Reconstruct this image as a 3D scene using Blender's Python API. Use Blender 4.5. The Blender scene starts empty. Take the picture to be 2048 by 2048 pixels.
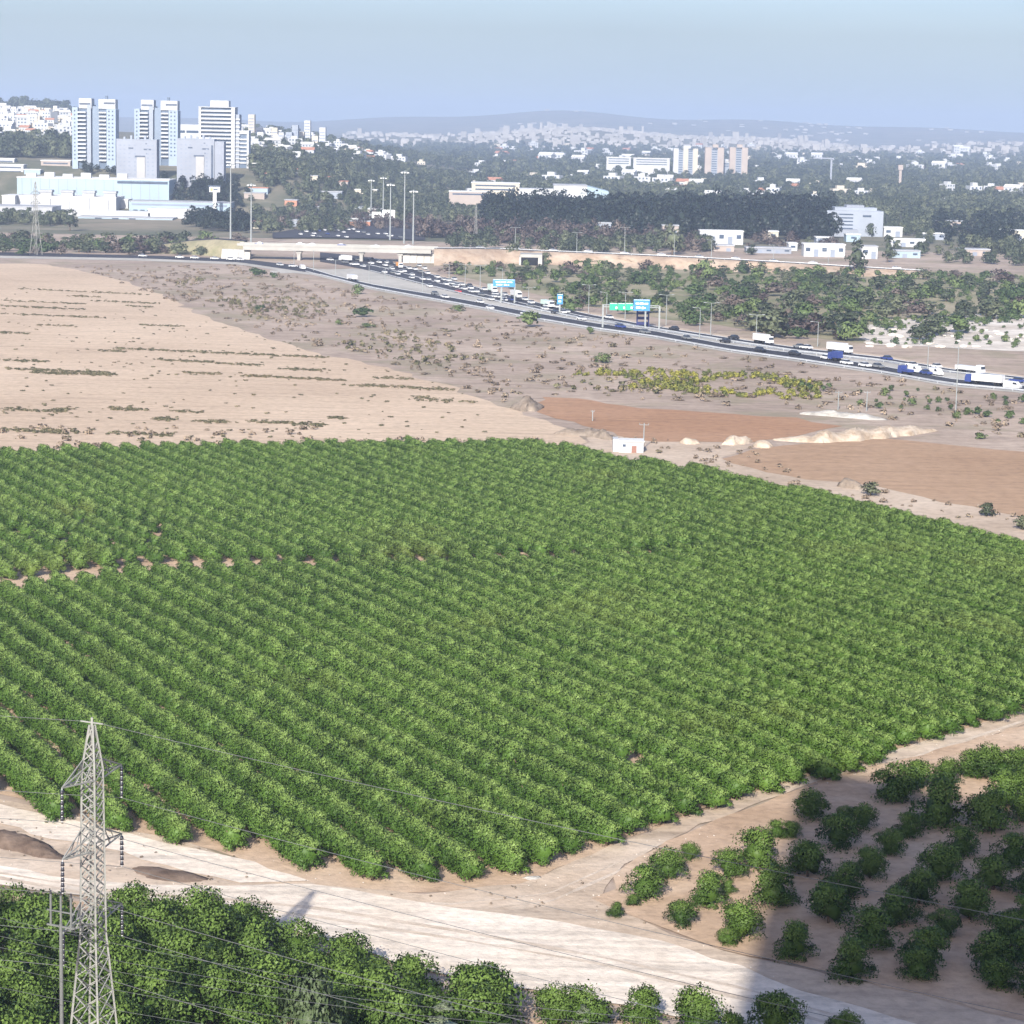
import bpy, bmesh, math, random
import numpy as np
from mathutils import Vector, Matrix

R = math.radians
rng = np.random.default_rng(7)
random.seed(7)
scene = bpy.context.scene
COL = scene.collection

# ------------------------------------------------------------------ camera
FOC, CXP, CYP = 5000.0, 1024.0, 1024.0        # focal length and centre in photograph pixels
CAM_H = 70.0
PITCH, ROLL = R(8.86), R(1.2)
_fw = Vector((0, math.cos(PITCH), -math.sin(PITCH)))
_r0 = Vector((1, 0, 0)); _u0 = Vector((0, math.sin(PITCH), math.cos(PITCH)))
_rt = _r0 * math.cos(ROLL) + _u0 * math.sin(ROLL)
_up = -_r0 * math.sin(ROLL) + _u0 * math.cos(ROLL)
cam_d = bpy.data.cameras.new('camera'); cam = bpy.data.objects.new('camera', cam_d); COL.objects.link(cam)
m = Matrix((_rt, _up, -_fw)).transposed().to_4x4(); m.translation = Vector((0, 0, CAM_H))
cam.matrix_world = m
cam_d.sensor_width = 36.0; cam_d.lens = 36.0 * FOC / 2048.0
cam_d.clip_start = 0.5; cam_d.clip_end = 60000
scene.camera = cam

# ------------------------------------------------------------------ sky, sun, exposure
SUN_EL, SUN_AZ = R(27.0), R(190.5)            # azimuth clockwise from +Y: behind the camera, a little left
w = bpy.data.worlds.new('World'); scene.world = w; w.use_nodes = True
nt = w.node_tree; nt.nodes.clear()
sky = nt.nodes.new('ShaderNodeTexSky'); sky.sky_type = 'NISHITA'; sky.sun_disc = False
sky.sun_elevation = SUN_EL; sky.sun_rotation = SUN_AZ
sky.air_density = 0.85; sky.dust_density = 2.2; sky.ozone_density = 3.0; sky.altitude = 50
bg = nt.nodes.new('ShaderNodeBackground'); bg.inputs['Strength'].default_value = 0.09
wo = nt.nodes.new('ShaderNodeOutputWorld')
tc = nt.nodes.new('ShaderNodeTexCoord'); sm = nt.nodes.new('ShaderNodeMapping'); sm.inputs['Scale'].default_value = (6, 6, 40)
sn = nt.nodes.new('ShaderNodeTexNoise'); sn.inputs['Scale'].default_value = 1.0; sn.inputs['Detail'].default_value = 4
sr = nt.nodes.new('ShaderNodeValToRGB'); sr.color_ramp.elements[0].position = 0.3; sr.color_ramp.elements[0].color = (0.925, 0.918, 1.0, 1); sr.color_ramp.elements[1].position = 0.7; sr.color_ramp.elements[1].color = (0.99, 0.97, 1.04, 1)
sx_ = nt.nodes.new('ShaderNodeMix'); sx_.data_type = 'RGBA'; sx_.blend_type = 'MULTIPLY'; sx_.inputs[0].default_value = 1.0     # uneven thin high haze
sp = nt.nodes.new('ShaderNodeSeparateXYZ'); cb = nt.nodes.new('ShaderNodeCombineXYZ'); mxz = nt.nodes.new('ShaderNodeMath'); mxz.operation = 'MAXIMUM'; mxz.inputs[1].default_value = 0.036   # dusty horizon of even tone
nt.links.new(tc.outputs['Generated'], sp.inputs[0]); nt.links.new(sp.outputs[0], cb.inputs[0]); nt.links.new(sp.outputs[1], cb.inputs[1]); nt.links.new(sp.outputs[2], mxz.inputs[0]); nt.links.new(mxz.outputs[0], cb.inputs[2]); nt.links.new(cb.outputs[0], sky.inputs[0])
nt.links.new(tc.outputs['Generated'], sm.inputs[0]); nt.links.new(sm.outputs[0], sn.inputs['Vector']); nt.links.new(sn.outputs['Fac'], sr.inputs[0])
nt.links.new(sky.outputs[0], sx_.inputs[6]); nt.links.new(sr.outputs[0], sx_.inputs[7]); nt.links.new(sx_.outputs[2], bg.inputs[0]); nt.links.new(bg.outputs[0], wo.inputs[0])
sd = bpy.data.lights.new('sun', 'SUN'); sd.energy = 3.85; sd.angle = R(0.53); sd.color = (1.0, 0.95, 0.86)
sun = bpy.data.objects.new('sun', sd); COL.objects.link(sun)
sdir = Vector((math.sin(SUN_AZ) * math.cos(SUN_EL), math.cos(SUN_AZ) * math.cos(SUN_EL), math.sin(SUN_EL)))
sun.rotation_euler = sdir.to_track_quat('Z', 'Y').to_euler(); sun.location = (0, -40, 180)
vs = scene.view_settings; vs.view_transform = 'Standard'; vs.look = 'None'; vs.gamma = 1.0; vs.exposure = 1.2
vs.use_curve_mapping = False
scene.cycles.max_bounces = 6; scene.cycles.diffuse_bounces = 2; scene.cycles.glossy_bounces = 1
scene.cycles.transmission_bounces = 2; scene.cycles.volume_bounces = 1; scene.cycles.transparent_max_bounces = 4
scene.cycles.caustics_reflective = False; scene.cycles.caustics_refractive = False

# ------------------------------------------------------------------ terrain and projection helpers
def sst(a, b, t):
    t = np.clip((np.asarray(t, float) - a) / (b - a), 0, 1); return t * t * (3 - 2 * t)
def bump(x, c, s): return np.exp(-((np.asarray(x, float) - c) / s) ** 2)
def hz(x, y):
    x = np.asarray(x, float); y = np.asarray(y, float); q = x / np.maximum(y, 200.0)
    h = 32 * sst(1700, 1980, y) * sst(-0.03, -0.11, q)
    h = h + 14 * sst(2000, 2800, y) * sst(0.0, -0.06, q)
    h = h + 19 * sst(2100, 2800, y) * sst(-0.155, -0.19, q)
    fade = 1 - sst(3400, 4600, y)
    h = h * fade
    h = h + 34 * sst(3300, 4300, y) * sst(-0.163, -0.185, q)
    h = h + sst(5600, 7400, y) * (22 + 10 * np.sin(q * 31 + 1.0) + 16 * bump(q, 0.05, 0.07) + 6 * np.sin(q * 77)) * sst(-0.14, -0.08, q)
    h = h + sst(9500, 12500, y) * (62 + 16 * np.sin(q * 17 + 0.6) + 9 * np.sin(q * 43 + 2.0) + 5 * np.sin(q * 91))
    return h
def H1(x, y): return float(hz(x, y))
def ray(px, py): return _fw + _rt * ((px - CXP) / FOC) - _up * ((py - CYP) / FOC)
_YS = np.geomspace(1600, 15000, 400)
def G(px, py, dz=0.0):
    """ground point under a pixel of the photograph"""
    d = ray(px, py); d = d / d.y
    if d.z < 0 and -CAM_H / d.z < 1690: y = -CAM_H / d.z; return Vector((d.x * y, y, dz))
    ys = _YS; below = CAM_H + d.z * ys <= hz(d.x * ys, ys); i = int(np.argmax(below)) if below.any() else len(ys) - 1
    lo, hi = ys[max(0, i - 1)], ys[i]; yy = np.linspace(lo, hi, 40); below = CAM_H + d.z * yy <= hz(d.x * yy, yy)
    hi = float(yy[int(np.argmax(below))]) if below.any() else float(hi)
    return Vector((d.x * hi, hi, H1(d.x * hi, hi) + dz))
def P(px, py, D):
    """point on a pixel's ray at forward distance D"""
    d = ray(px, py); t = D / d.y
    return Vector((d.x * t, D, CAM_H + d.z * t))
def px_m(D): return FOC / D
def toPix(p):
    v = Vector(p) - Vector((0, 0, CAM_H)); z = v.dot(_fw)
    return CXP + FOC * v.dot(_rt) / z, CYP - FOC * v.dot(_up) / z

# ------------------------------------------------------------------ materials
MATS = {}
def newmat(name):
    mt = bpy.data.materials.new(name); mt.use_nodes = True; t = mt.node_tree; t.nodes.clear()
    o = t.nodes.new('ShaderNodeOutputMaterial'); b = t.nodes.new('ShaderNodeBsdfPrincipled')
    t.links.new(b.outputs[0], o.inputs[0]); b.inputs['Roughness'].default_value = 0.9
    b.inputs['Specular IOR Level'].default_value = 0.2
    MATS[name] = mt; return mt, t, b
def nnoise(t, vec, scale, detail=4, rough=0.55, dist=0.0):
    n = t.nodes.new('ShaderNodeTexNoise'); n.inputs['Scale'].default_value = scale; n.inputs['Detail'].default_value = detail
    n.inputs['Roughness'].default_value = rough; n.inputs['Distortion'].default_value = dist
    if vec is not None: t.links.new(vec, n.inputs['Vector'])
    return n.outputs['Fac']
def ramp(t, fac, stops):
    r = t.nodes.new('ShaderNodeValToRGB'); e = r.color_ramp.elements
    while len(e) < len(stops): e.new(0.5)
    for i, (p, c) in enumerate(stops):
        e[i].position = p; e[i].color = (c[0], c[1], c[2], 1) if not isinstance(c, (int, float)) else (c, c, c, 1)
    t.links.new(fac, r.inputs[0]); return r.outputs[0]
def mix(t, fac, a, b, mode='MIX'):
    n = t.nodes.new('ShaderNodeMix'); n.data_type = 'RGBA'; n.blend_type = mode
    if isinstance(fac, (int, float)): n.inputs[0].default_value = fac
    else: t.links.new(fac, n.inputs[0])
    for k, v in ((6, a), (7, b)):
        if isinstance(v, (tuple, list)): n.inputs[k].default_value = (v[0], v[1], v[2], 1)
        else: t.links.new(v, n.inputs[k])
    return n.outputs[2]
def mapped(t, scale=(1, 1, 1), rot=0.0, loc=(0, 0, 0)):
    g = t.nodes.new('ShaderNodeNewGeometry'); mp = t.nodes.new('ShaderNodeMapping')
    mp.inputs['Scale'].default_value = scale; mp.inputs['Rotation'].default_value = (0, 0, rot); mp.inputs['Location'].default_value = loc
    t.links.new(g.outputs['Position'], mp.inputs[0]); return mp.outputs[0]
def bumpn(t, b, fac, strength=0.5, dist=0.1):
    n = t.nodes.new('ShaderNodeBump'); n.inputs['Strength'].default_value = strength; n.inputs['Distance'].default_value = dist
    t.links.new(fac, n.inputs['Height']); t.links.new(n.outputs[0], b.inputs['Normal'])

def plain(name, col, rough=0.7, var=0.12, scale=0.6, metal=0.0, spec=0.3):
    """a painted or bare surface: its colour with soft blotches of dirt"""
    if name in MATS: return MATS[name]
    mt, t, b = newmat(name); v = mapped(t)
    f = nnoise(t, v, scale, 5, 0.6)
    lo = tuple(c * (1 - var * 1.6) for c in col); hi = tuple(min(1, c * (1 + var * 0.6)) for c in col)
    t.links.new(ramp(t, f, [(0.3, lo), (0.6, col), (0.8, hi)]), b.inputs['Base Color'])
    b.inputs['Roughness'].default_value = rough; b.inputs['Metallic'].default_value = metal
    b.inputs['Specular IOR Level'].default_value = spec
    return mt
def soil(name, c1, c2, c3, big=0.02, fine=0.6, streak=None, tint=None, tint_amt=0.5, samt=0.85):
    """bare ground: three tones in patches, fine grain, optional streaks (rot, along, across)"""
    if name in MATS: return MATS[name]
    mt, t, b = newmat(name); v = mapped(t)
    c = ramp(t, nnoise(t, v, big, 6, 0.6, 0.4), [(0.3, c1), (0.5, c2), (0.7, c3)])
    g = nnoise(t, v, fine, 6, 0.7)
    c = mix(t, 0.8, c, ramp(t, g, [(0.25, 0.62), (0.5, 0.95), (0.8, 1.22)]), 'MULTIPLY')
    if streak:
        vs_ = mapped(t, (streak[1], streak[2], 1), streak[0])
        s = nnoise(t, vs_, 1.0, 5, 0.65)
        c = mix(t, samt, c, ramp(t, s, [(0.3, 0.62), (0.5, 1.0), (0.72, 1.14)]), 'MULTIPLY')
    if tint:
        f = ramp(t, nnoise(t, mapped(t, loc=(31, 7, 0)), big * 1.7, 6, 0.65, 0.6), [(0.5, 0.0), (0.62, 1.0)])
        mm = t.nodes.new('ShaderNodeMath'); mm.operation = 'MULTIPLY'; mm.inputs[1].default_value = tint_amt
        t.links.new(f, mm.inputs[0]); c = mix(t, mm.outputs[0], c, tint)
    t.links.new(c, b.inputs['Base Color']); b.inputs['Roughness'].default_value = 0.95; b.inputs['Specular IOR Level'].default_value = 0.1
    bumpn(t, b, g, 0.6, 0.25)
    return mt
def foliage(name, c_lo, c_mid, c_hi, spread=0.5, patch=0.03, yellow=None, trans=0.25, lit_top=None):
    """leaves: every plant has its own tone, groves drift in patches"""
    if name in MATS: return MATS[name]
    mt, t, b = newmat(name); o = t.nodes['Material Output'] if 'Material Output' in t.nodes else [n for n in t.nodes if n.type == 'OUTPUT_MATERIAL'][0]
    oi = t.nodes.new('ShaderNodeObjectInfo'); v = mapped(t)
    f1 = nnoise(t, v, patch, 3, 0.5); f2 = nnoise(t, v, 1.3, 3, 0.6)
    a = t.nodes.new('ShaderNodeMath'); a.operation = 'MULTIPLY_ADD'; t.links.new(oi.outputs['Random'], a.inputs[0]); a.inputs[1].default_value = 0.34 * spread * 2
    mm = t.nodes.new('ShaderNodeMath'); mm.operation = 'MULTIPLY_ADD'; t.links.new(f2, mm.inputs[0]); mm.inputs[1].default_value = 0.35; mm.inputs[2].default_value = -0.17 - 0.17 * spread * 2
    m2 = t.nodes.new('ShaderNodeMath'); m2.operation = 'ADD'; t.links.new(mm.outputs[0], m2.inputs[0]); t.links.new(f1, m2.inputs[1])
    t.links.new(m2.outputs[0], a.inputs[2])
    c = ramp(t, a.outputs[0], [(0.28, c_lo), (0.5, c_mid), (0.74, c_hi)])
    if yellow:
        fy = ramp(t, nnoise(t, mapped(t, loc=(90, 40, 0)), patch * 1.5, 2, 0.5), [(0.58, 0.0), (0.75, 0.7)])
        c = mix(t, fy, c, yellow)
    if lit_top:
        at = t.nodes.new('ShaderNodeAttribute'); at.attribute_name = 'top_light'; c = mix(t, at.outputs['Fac'], c, lit_top)  # paler upper leaves stand in for light on the crown top
    t.links.new(c, b.inputs['Base Color']); b.inputs['Roughness'].default_value = 0.5; b.inputs['Specular IOR Level'].default_value = 0.22
    if trans > 0:
        tr = t.nodes.new('ShaderNodeBsdfTranslucent'); mx = t.nodes.new('ShaderNodeMixShader'); mx.inputs[0].default_value = trans
        t.links.new(c, tr.inputs[0]); t.links.new(b.outputs[0], mx.inputs[1]); t.links.new(tr.outputs[0], mx.inputs[2]); t.links.new(mx.outputs[0], o.inputs[0])
    return mt

# ------------------------------------------------------------------ object helpers
def link(o, parent=None):
    COL.objects.link(o)
    if parent is not None: o.parent = parent
    return o
def tag(o, label=None, cat=None, group=None, kind=None):
    if label: o['label'] = label
    if cat: o['category'] = cat
    if group: o['group'] = group
    if kind: o['kind'] = kind
    return o
def empty(name, loc=(0, 0, 0), rz=0.0):
    o = bpy.data.objects.new(name, None); o.empty_display_size = 0.5; o.location = loc; o.rotation_euler = (0, 0, rz); return link(o)
def mesh_np(name, V, F, mat=None, smooth=False):
    me = bpy.data.meshes.new(name); me.from_pydata([tuple(v) for v in V], [], [tuple(f) for f in F])
    if mat: me.materials.append(mat)
    if smooth: me.shade_smooth()
    return me
def obj(name, me, parent=None, loc=None, rz=None):
    o = bpy.data.objects.new(name, me); link(o, parent)
    if loc is not None: o.location = loc
    if rz is not None: o.rotation_euler = (0, 0, rz)
    return o
class MB:
    """collects boxes, bars, prisms and builds ONE mesh object"""
    def __init__(s): s.V = []; s.F = []
    def box(s, x0, x1, y0, y1, z0, z1):
        b = len(s.V); s.V += [(x0, y0, z0), (x1, y0, z0), (x1, y1, z0), (x0, y1, z0), (x0, y0, z1), (x1, y0, z1), (x1, y1, z1), (x0, y1, z1)]
        s.F += [tuple(b + i for i in f) for f in ((3, 2, 1, 0), (4, 5, 6, 7), (0, 1, 5, 4), (1, 2, 6, 5), (2, 3, 7, 6), (3, 0, 4, 7))]; return s
    def bar(s, p, q, r, r2=None, n=4, cap=True):
        p = Vector(p); q = Vector(q); d = (q - p)
        if d.length < 1e-6: return s
        d.normalize(); a = d.cross(Vector((0, 0, 1))); a = a if a.length > 1e-3 else d.cross(Vector((1, 0, 0))); a.normalize(); c = d.cross(a)
        r2 = r if r2 is None else r2; b = len(s.V); off = math.pi / n
        for pt, rr in ((p, r), (q, r2)):
            for k in range(n):
                an = 2 * math.pi * k / n + off; s.V.append(tuple(pt + (a * math.cos(an) + c * math.sin(an)) * rr))
        for k in range(n): s.F.append((b + k, b + (k + 1) % n, b + n + (k + 1) % n, b + n + k))
        if cap: s.F += [tuple(b + n - 1 - k for k in range(n)), tuple(b + n + k for k in range(n))]
        return s
    def tube(s, pts, r, n=6):
        for i in range(len(pts) - 1): s.bar(pts[i], pts[i + 1], r, n=n, cap=(i == 0 or i == len(pts) - 2))
        return s
    def prism(s, poly, z0, z1):
        b = len(s.V); n = len(poly); s.V += [(x, y, z0) for x, y in poly] + [(x, y, z1) for x, y in poly]
        s.F += [tuple(b + n - 1 - k for k in range(n)), tuple(b + n + k for k in range(n))]
        s.F += [(b + k, b + (k + 1) % n, b + n + (k + 1) % n, b + n + k) for k in range(n)]; return s
    def poly(s, pts):
        b = len(s.V); s.V += [tuple(p) for p in pts]; s.F.append(tuple(range(b, b + len(pts)))); return s
    def mesh(s, name, mat, smooth=False): return mesh_np(name, s.V, s.F, mat, smooth)
    def build(s, name, mat, parent=None, loc=None, rz=None, smooth=False): return obj(name, s.mesh(name, mat, smooth), parent, loc, rz)

def in_poly(x, y, poly):
    x = np.asarray(x); y = np.asarray(y); c = np.zeros(x.shape, bool); n = len(poly)
    for i in range(n):
        x0, y0 = poly[i][0], poly[i][1]; x1, y1 = poly[(i + 1) % n][0], poly[(i + 1) % n][1]
        if y0 == y1: continue
        k = ((y0 > y) != (y1 > y)) & (x < (x1 - x0) * (y - y0) / (y1 - y0) + x0); c ^= k
    return c
def pixpoly(pp): return [G(a, b) for a, b in pp]
def rough_outline(pts, step, amp, seed):
    """subdivide a plan outline and make it uneven"""
    r = np.random.default_rng(seed); out = []; n = len(pts)
    for i in range(n):
        a = Vector(pts[i][:2]); b = Vector(pts[(i + 1) % n][:2]); d = b - a; k = max(1, int(d.length / step))
        nrm = Vector((-d.y, d.x)).normalized() if d.length > 0 else Vector((0, 0))
        for j in range(k):
            out.append(a + d * (j / k) + nrm * float(r.normal(0, amp)))
    return out
def sheet(name, pts, dz, mat, step=6.0, amp=0.8, seed=1):
    """a ground sheet with an uneven outline draped over the terrain"""
    out = rough_outline(pts, step, amp, seed); me = bpy.data.meshes.new(name); bm = bmesh.new()
    vsx = [bm.verts.new((p.x, p.y, 0)) for p in out]; es = [bm.edges.new((vsx[i], vsx[(i + 1) % len(vsx)])) for i in range(len(vsx))]
    bmesh.ops.triangle_fill(bm, use_beauty=True, edges=es)
    for v in bm.verts: v.co.z = H1(v.co.x, v.co.y) + dz
    bmesh.ops.recalc_face_normals(bm, faces=bm.faces)
    if bm.faces and sum(f.normal.z for f in bm.faces) < 0: bmesh.ops.reverse_faces(bm, faces=bm.faces)
    bm.to_mesh(me); bm.free(); me.materials.append(mat)
    return tag(obj(name, me), kind='structure')
# ------------------------------------------------------------------ plants
def crown_np(seed, wd, ht, base, n_lump, n_leaf, leaf, shape='dome', core=True, flat=0.55, ragged=0.16, spread=0.0):
    """leaf faces spread over lumps that fill a crown; returns V, F, N"""
    r = np.random.default_rng(seed); H = ht - base
    cs, rs = [], []
    for i in range(n_lump):
        a = r.uniform(0, 2 * math.pi)
        if shape == 'cone': u = r.uniform(0, 1); rad = (1 - u) ** 0.5 * 0.5 * (0.25 + 0.75 * min(1, u * 6)); zz = u
        elif shape == 'tall': u = r.uniform(0.05, 0.95); rad = 0.5 * math.sin(math.pi * min(1, 0.2 + 0.78 * u)) ** 0.7; zz = u
        elif shape == 'hedge': u = r.uniform(0, 1); rad = 0; zz = u
        else: u = r.uniform(0.0, 1.0) ** 0.8; rad = 0.5 * math.sqrt(max(0.02, 1 - (max(0, u - 0.25) / 0.75) ** 2)) * (0.86 + 0.14 * min(1, u / 0.25)); zz = u
        k = r.uniform(0.55, 0.92 + spread) if i > n_lump * 0.25 else r.uniform(0.1, 0.5)
        if shape == 'hedge':
            e = r.uniform(0, math.pi); k = r.uniform(.75, .95) if i > n_lump * .2 else r.uniform(.2, .6)
            cs.append((r.uniform(-.6, .6) * wd, math.cos(e) * .5 * wd * k * .82, base + H * (.06 + .78 * math.sin(e) * k))); rs.append(r.uniform(.75, 1.25) * wd * .17); continue
        cs.append((math.cos(a) * rad * wd * k, math.sin(a) * rad * wd * k, base + H * (0.05 + 0.81 * zz)))
        rs.append(r.uniform(0.8 - spread, 1.25 + spread) * wd * (0.19 if shape == 'dome' else 0.17) * (1.0 if shape != 'cone' else max(0.45, 1.1 - u)))
    cs = np.array(cs); rs = np.array(rs); mid = np.array([0, 0, base + H * 0.4])
    li = r.integers(0, n_lump, n_leaf)
    d = r.normal(size=(n_leaf, 3)); d /= np.linalg.norm(d, axis=1)[:, None]
    d[:, 2] = np.where(d[:, 2] < -0.35, -d[:, 2], d[:, 2])
    p = cs[li] + d * (rs[li] * (1 + r.normal(0, ragged, n_leaf)))[:, None] * np.array([1, 1, 0.85])
    p[:, 2] = np.maximum(p[:, 2], base * 0.6 + 0.05)
    outw = p - mid; outw /= (np.linalg.norm(outw, axis=1)[:, None] + 1e-6)
    nrm = d * 0.75 + outw * 0.45 + r.normal(0, 0.28 if shape != 'hedge' else 0.16, (n_leaf, 3)); nrm /= np.linalg.norm(nrm, axis=1)[:, None]
    fn = d * flat + r.normal(0, 0.55, (n_leaf, 3)) + outw * 0.3; fn /= np.linalg.norm(fn, axis=1)[:, None]
    t1 = np.cross(fn, r.normal(size=(n_leaf, 3))); t1 /= (np.linalg.norm(t1, axis=1)[:, None] + 1e-6); t2 = np.cross(fn, t1)
    sz = leaf * r.uniform(0.6, 1.35, n_leaf)[:, None]
    q = np.stack([p - t1 * sz - t2 * sz * 0.6, p + t1 * sz * 0.3 - t2 * sz * 0.75, p + t1 * sz * 1.1 + t2 * sz * 0.1, p + t1 * sz * 0.2 + t2 * sz * 0.75], 1)
    V = q.reshape(-1, 3); F = np.arange(n_leaf * 4).reshape(-1, 4); N = np.repeat(nrm, 4, 0)
    if core:  # shaded inner mass behind the leaves
        bm = bmesh.new(); bmesh.ops.create_icosphere(bm, subdivisions=2, radius=1.0)
        cv = np.array([v.co[:] for v in bm.verts]); cf = [tuple(v.index for v in f.verts) for f in bm.faces]; bm.free()
        dirs = cv / np.linalg.norm(cv, axis=1)[:, None]; ext = np.full(len(dirs), 0.2 * wd)
        for c, rr in zip(cs, rs):
            v = c - mid; l = np.linalg.norm(v) + 1e-6; ca = dirs @ (v / l)
            ext = np.maximum(ext, np.where(ca > 0.8, (l * ca + rr * 0.2) * 0.86, 0))
        cp = mid + dirs * (ext * (0.7 if shape != 'hedge' else 0.84))[:, None]; cp[:, 2] = np.clip(cp[:, 2], base * 0.7, ht)
        F = [tuple(f) for f in F] + [tuple(i + len(V) for i in f) for f in cf]
        V = np.vstack([V, cp]); N = np.vstack([N, dirs])
    else: F = [tuple(f) for f in F]
    # light on the crown tops, painted in: weight of the paler leaf colour
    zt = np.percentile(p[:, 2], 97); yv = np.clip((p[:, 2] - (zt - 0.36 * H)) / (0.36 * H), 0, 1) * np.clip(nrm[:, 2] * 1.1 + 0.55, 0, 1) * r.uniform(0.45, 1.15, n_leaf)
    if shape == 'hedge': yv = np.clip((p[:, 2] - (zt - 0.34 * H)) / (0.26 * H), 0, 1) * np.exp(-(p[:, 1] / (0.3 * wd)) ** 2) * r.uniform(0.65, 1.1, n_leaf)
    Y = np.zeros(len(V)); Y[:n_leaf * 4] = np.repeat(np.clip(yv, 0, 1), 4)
    return V, F, N, Y
def crown_mesh(name, mat, **k):
    V, F, N, Y = crown_np(**k); me = mesh_np(name, V, F, mat, True); at = me.attributes.new('top_light', 'FLOAT', 'POINT'); at.data.foreach_set('value', Y.astype(np.float32)); me.normals_split_custom_set_from_vertices([tuple(n) for n in N]); return me
def trunk_mesh(name, mat, h, r, seed, forks=3):
    rr = random.Random(seed); mb = MB(); p0 = Vector((0, 0, -0.15)); p1 = Vector((rr.uniform(-.1, .1) * h, rr.uniform(-.1, .1) * h, h * 0.5))
    mb.bar(p0, p1, r, r * 0.8, 7)
    for k in range(forks):
        a = 2 * math.pi * (k + rr.random() * 0.6) / forks
        mb.bar(p1 - Vector((0, 0, 0.05)), p1 + Vector((math.cos(a) * h * 0.35, math.sin(a) * h * 0.35, h * 0.55)), r * 0.62, r * 0.3, 6)
    return mb.mesh(name, mat, True)
BARK = plain('bark', (0.12, 0.09, 0.065), 0.95, 0.3, 3.0, spec=0.05)
LEAF_ORCH = foliage('orchard_leaves', (0.052, 0.108, 0.016), (0.078, 0.152, 0.023), (0.112, 0.198, 0.034), 0.5, 0.022, (0.165, 0.20, 0.048), lit_top=(0.225, 0.32, 0.085))  # dark flanks and pale crests: row highlights put into the leaf colour
LEAF_NEAR = foliage('grove_leaves', (0.032, 0.066, 0.012), (0.056, 0.105, 0.018), (0.088, 0.148, 0.030), 0.5, 0.05, lit_top=(0.15, 0.23, 0.05))  # upper leaves painted paler, as if lit
LEAF_DARK = foliage('dark_wood_leaves', (0.010, 0.016, 0.014), (0.015, 0.024, 0.018), (0.024, 0.034, 0.022), 0.5, 0.01, None, 0.1)
LEAF_MID = foliage('mixed_tree_leaves', (0.05, 0.065, 0.038), (0.08, 0.098, 0.056), (0.125, 0.14, 0.08), 0.9, 0.006, None, 0.15)
LEAF_BRIGHT = foliage('bush_leaves', (0.06, 0.095, 0.038), (0.095, 0.14, 0.05), (0.145, 0.19, 0.07), 0.8, 0.02, None, 0.2)
LEAF_YEL = foliage('yellow_blossom', (0.13, 0.15, 0.045), (0.24, 0.245, 0.06), (0.36, 0.34, 0.07), 0.7, 0.08, None, 0.2)
LEAF_DRY = foliage('dry_scrub', (0.18, 0.14, 0.10), (0.27, 0.21, 0.155), (0.36, 0.285, 0.21), 0.7, 0.02, (0.10, 0.12, 0.05), 0.1)
LEAF_TUFT = foliage('weed_leaves', (0.12, 0.115, 0.06), (0.17, 0.16, 0.085), (0.24, 0.20, 0.12), 0.8, 0.02, (0.17, 0.13, 0.06), 0.1)
LEAF_BROWN = foliage('bare_twigs', (0.075, 0.055, 0.05), (0.11, 0.085, 0.075), (0.15, 0.12, 0.10), 0.8, 0.02, None, 0.1)
LEAF_GREYG = foliage('olive_grey_leaves', (0.07, 0.10, 0.045), (0.10, 0.135, 0.06), (0.13, 0.165, 0.08), 0.5, 0.05, None, 0.15)

LEAF_CYP = foliage('cypress_leaves', (0.13, 0.155, 0.095), (0.165, 0.195, 0.12), (0.20, 0.235, 0.15), 0.5, 0.05, None, 0.1)
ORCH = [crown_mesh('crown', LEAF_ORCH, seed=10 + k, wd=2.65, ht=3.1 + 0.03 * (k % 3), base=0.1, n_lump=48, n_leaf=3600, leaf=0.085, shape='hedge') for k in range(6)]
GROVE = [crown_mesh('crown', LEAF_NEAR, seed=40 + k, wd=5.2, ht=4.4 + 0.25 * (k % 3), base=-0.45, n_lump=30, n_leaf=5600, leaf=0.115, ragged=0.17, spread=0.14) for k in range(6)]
TRUNK = [trunk_mesh('trunk', BARK, 1.7, 0.17, 60 + k) for k in range(3)]
ROUND = [crown_mesh('crown', LEAF_MID, seed=70 + k, wd=1.0, ht=0.95 + 0.1 * (k % 2), base=0.08, n_lump=20, n_leaf=420, leaf=0.06) for k in range(4)]
DARK = [crown_mesh('crown', LEAF_DARK, seed=80 + k, wd=1.0, ht=1.5 + 0.2 * (k % 2), base=0.1, n_lump=22, n_leaf=420, leaf=0.065, shape='tall') for k in range(4)]
TALL = [crown_mesh('crown', LEAF_MID, seed=90 + k, wd=1.0, ht=1.7 + 0.3 * (k % 2), base=0.12, n_lump=22, n_leaf=420, leaf=0.065, shape='tall') for k in range(3)]
CYPRESS = [crown_mesh('crown', LEAF_CYP, seed=100 + k, wd=1.0, ht=4.2, base=0.1, n_lump=60, n_leaf=4200, leaf=0.026, shape='cone') for k in range(2)]
BUSH = [crown_mesh('foliage', LEAF_BRIGHT, seed=110 + k, wd=1.0, ht=0.62 + 0.08 * k, base=0.0, n_lump=16, n_leaf=380, leaf=0.06) for k in range(3)]
YBUSH = [crown_mesh('foliage', LEAF_YEL, seed=120 + k, wd=1.0, ht=0.6, base=0.0, n_lump=14, n_leaf=220, leaf=0.075) for k in range(2)]
BROWN = [crown_mesh('foliage', LEAF_BROWN, seed=130 + k, wd=1.0, ht=0.75 + 0.1 * k, base=0.0, n_lump=14, n_leaf=300, leaf=0.06, ragged=0.3) for k in range(3)]
TUFT = [crown_mesh('tuft', LEAF_DRY, seed=140 + k, wd=1.0, ht=0.42, base=0.0, n_lump=7, n_leaf=60, leaf=0.12, core=False) for k in range(3)]
WEED = [crown_mesh('weed', LEAF_TUFT, seed=150 + k, wd=1.0, ht=0.45, base=0.0, n_lump=7, n_leaf=70, leaf=0.12, core=False) for k in range(3)]

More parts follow.
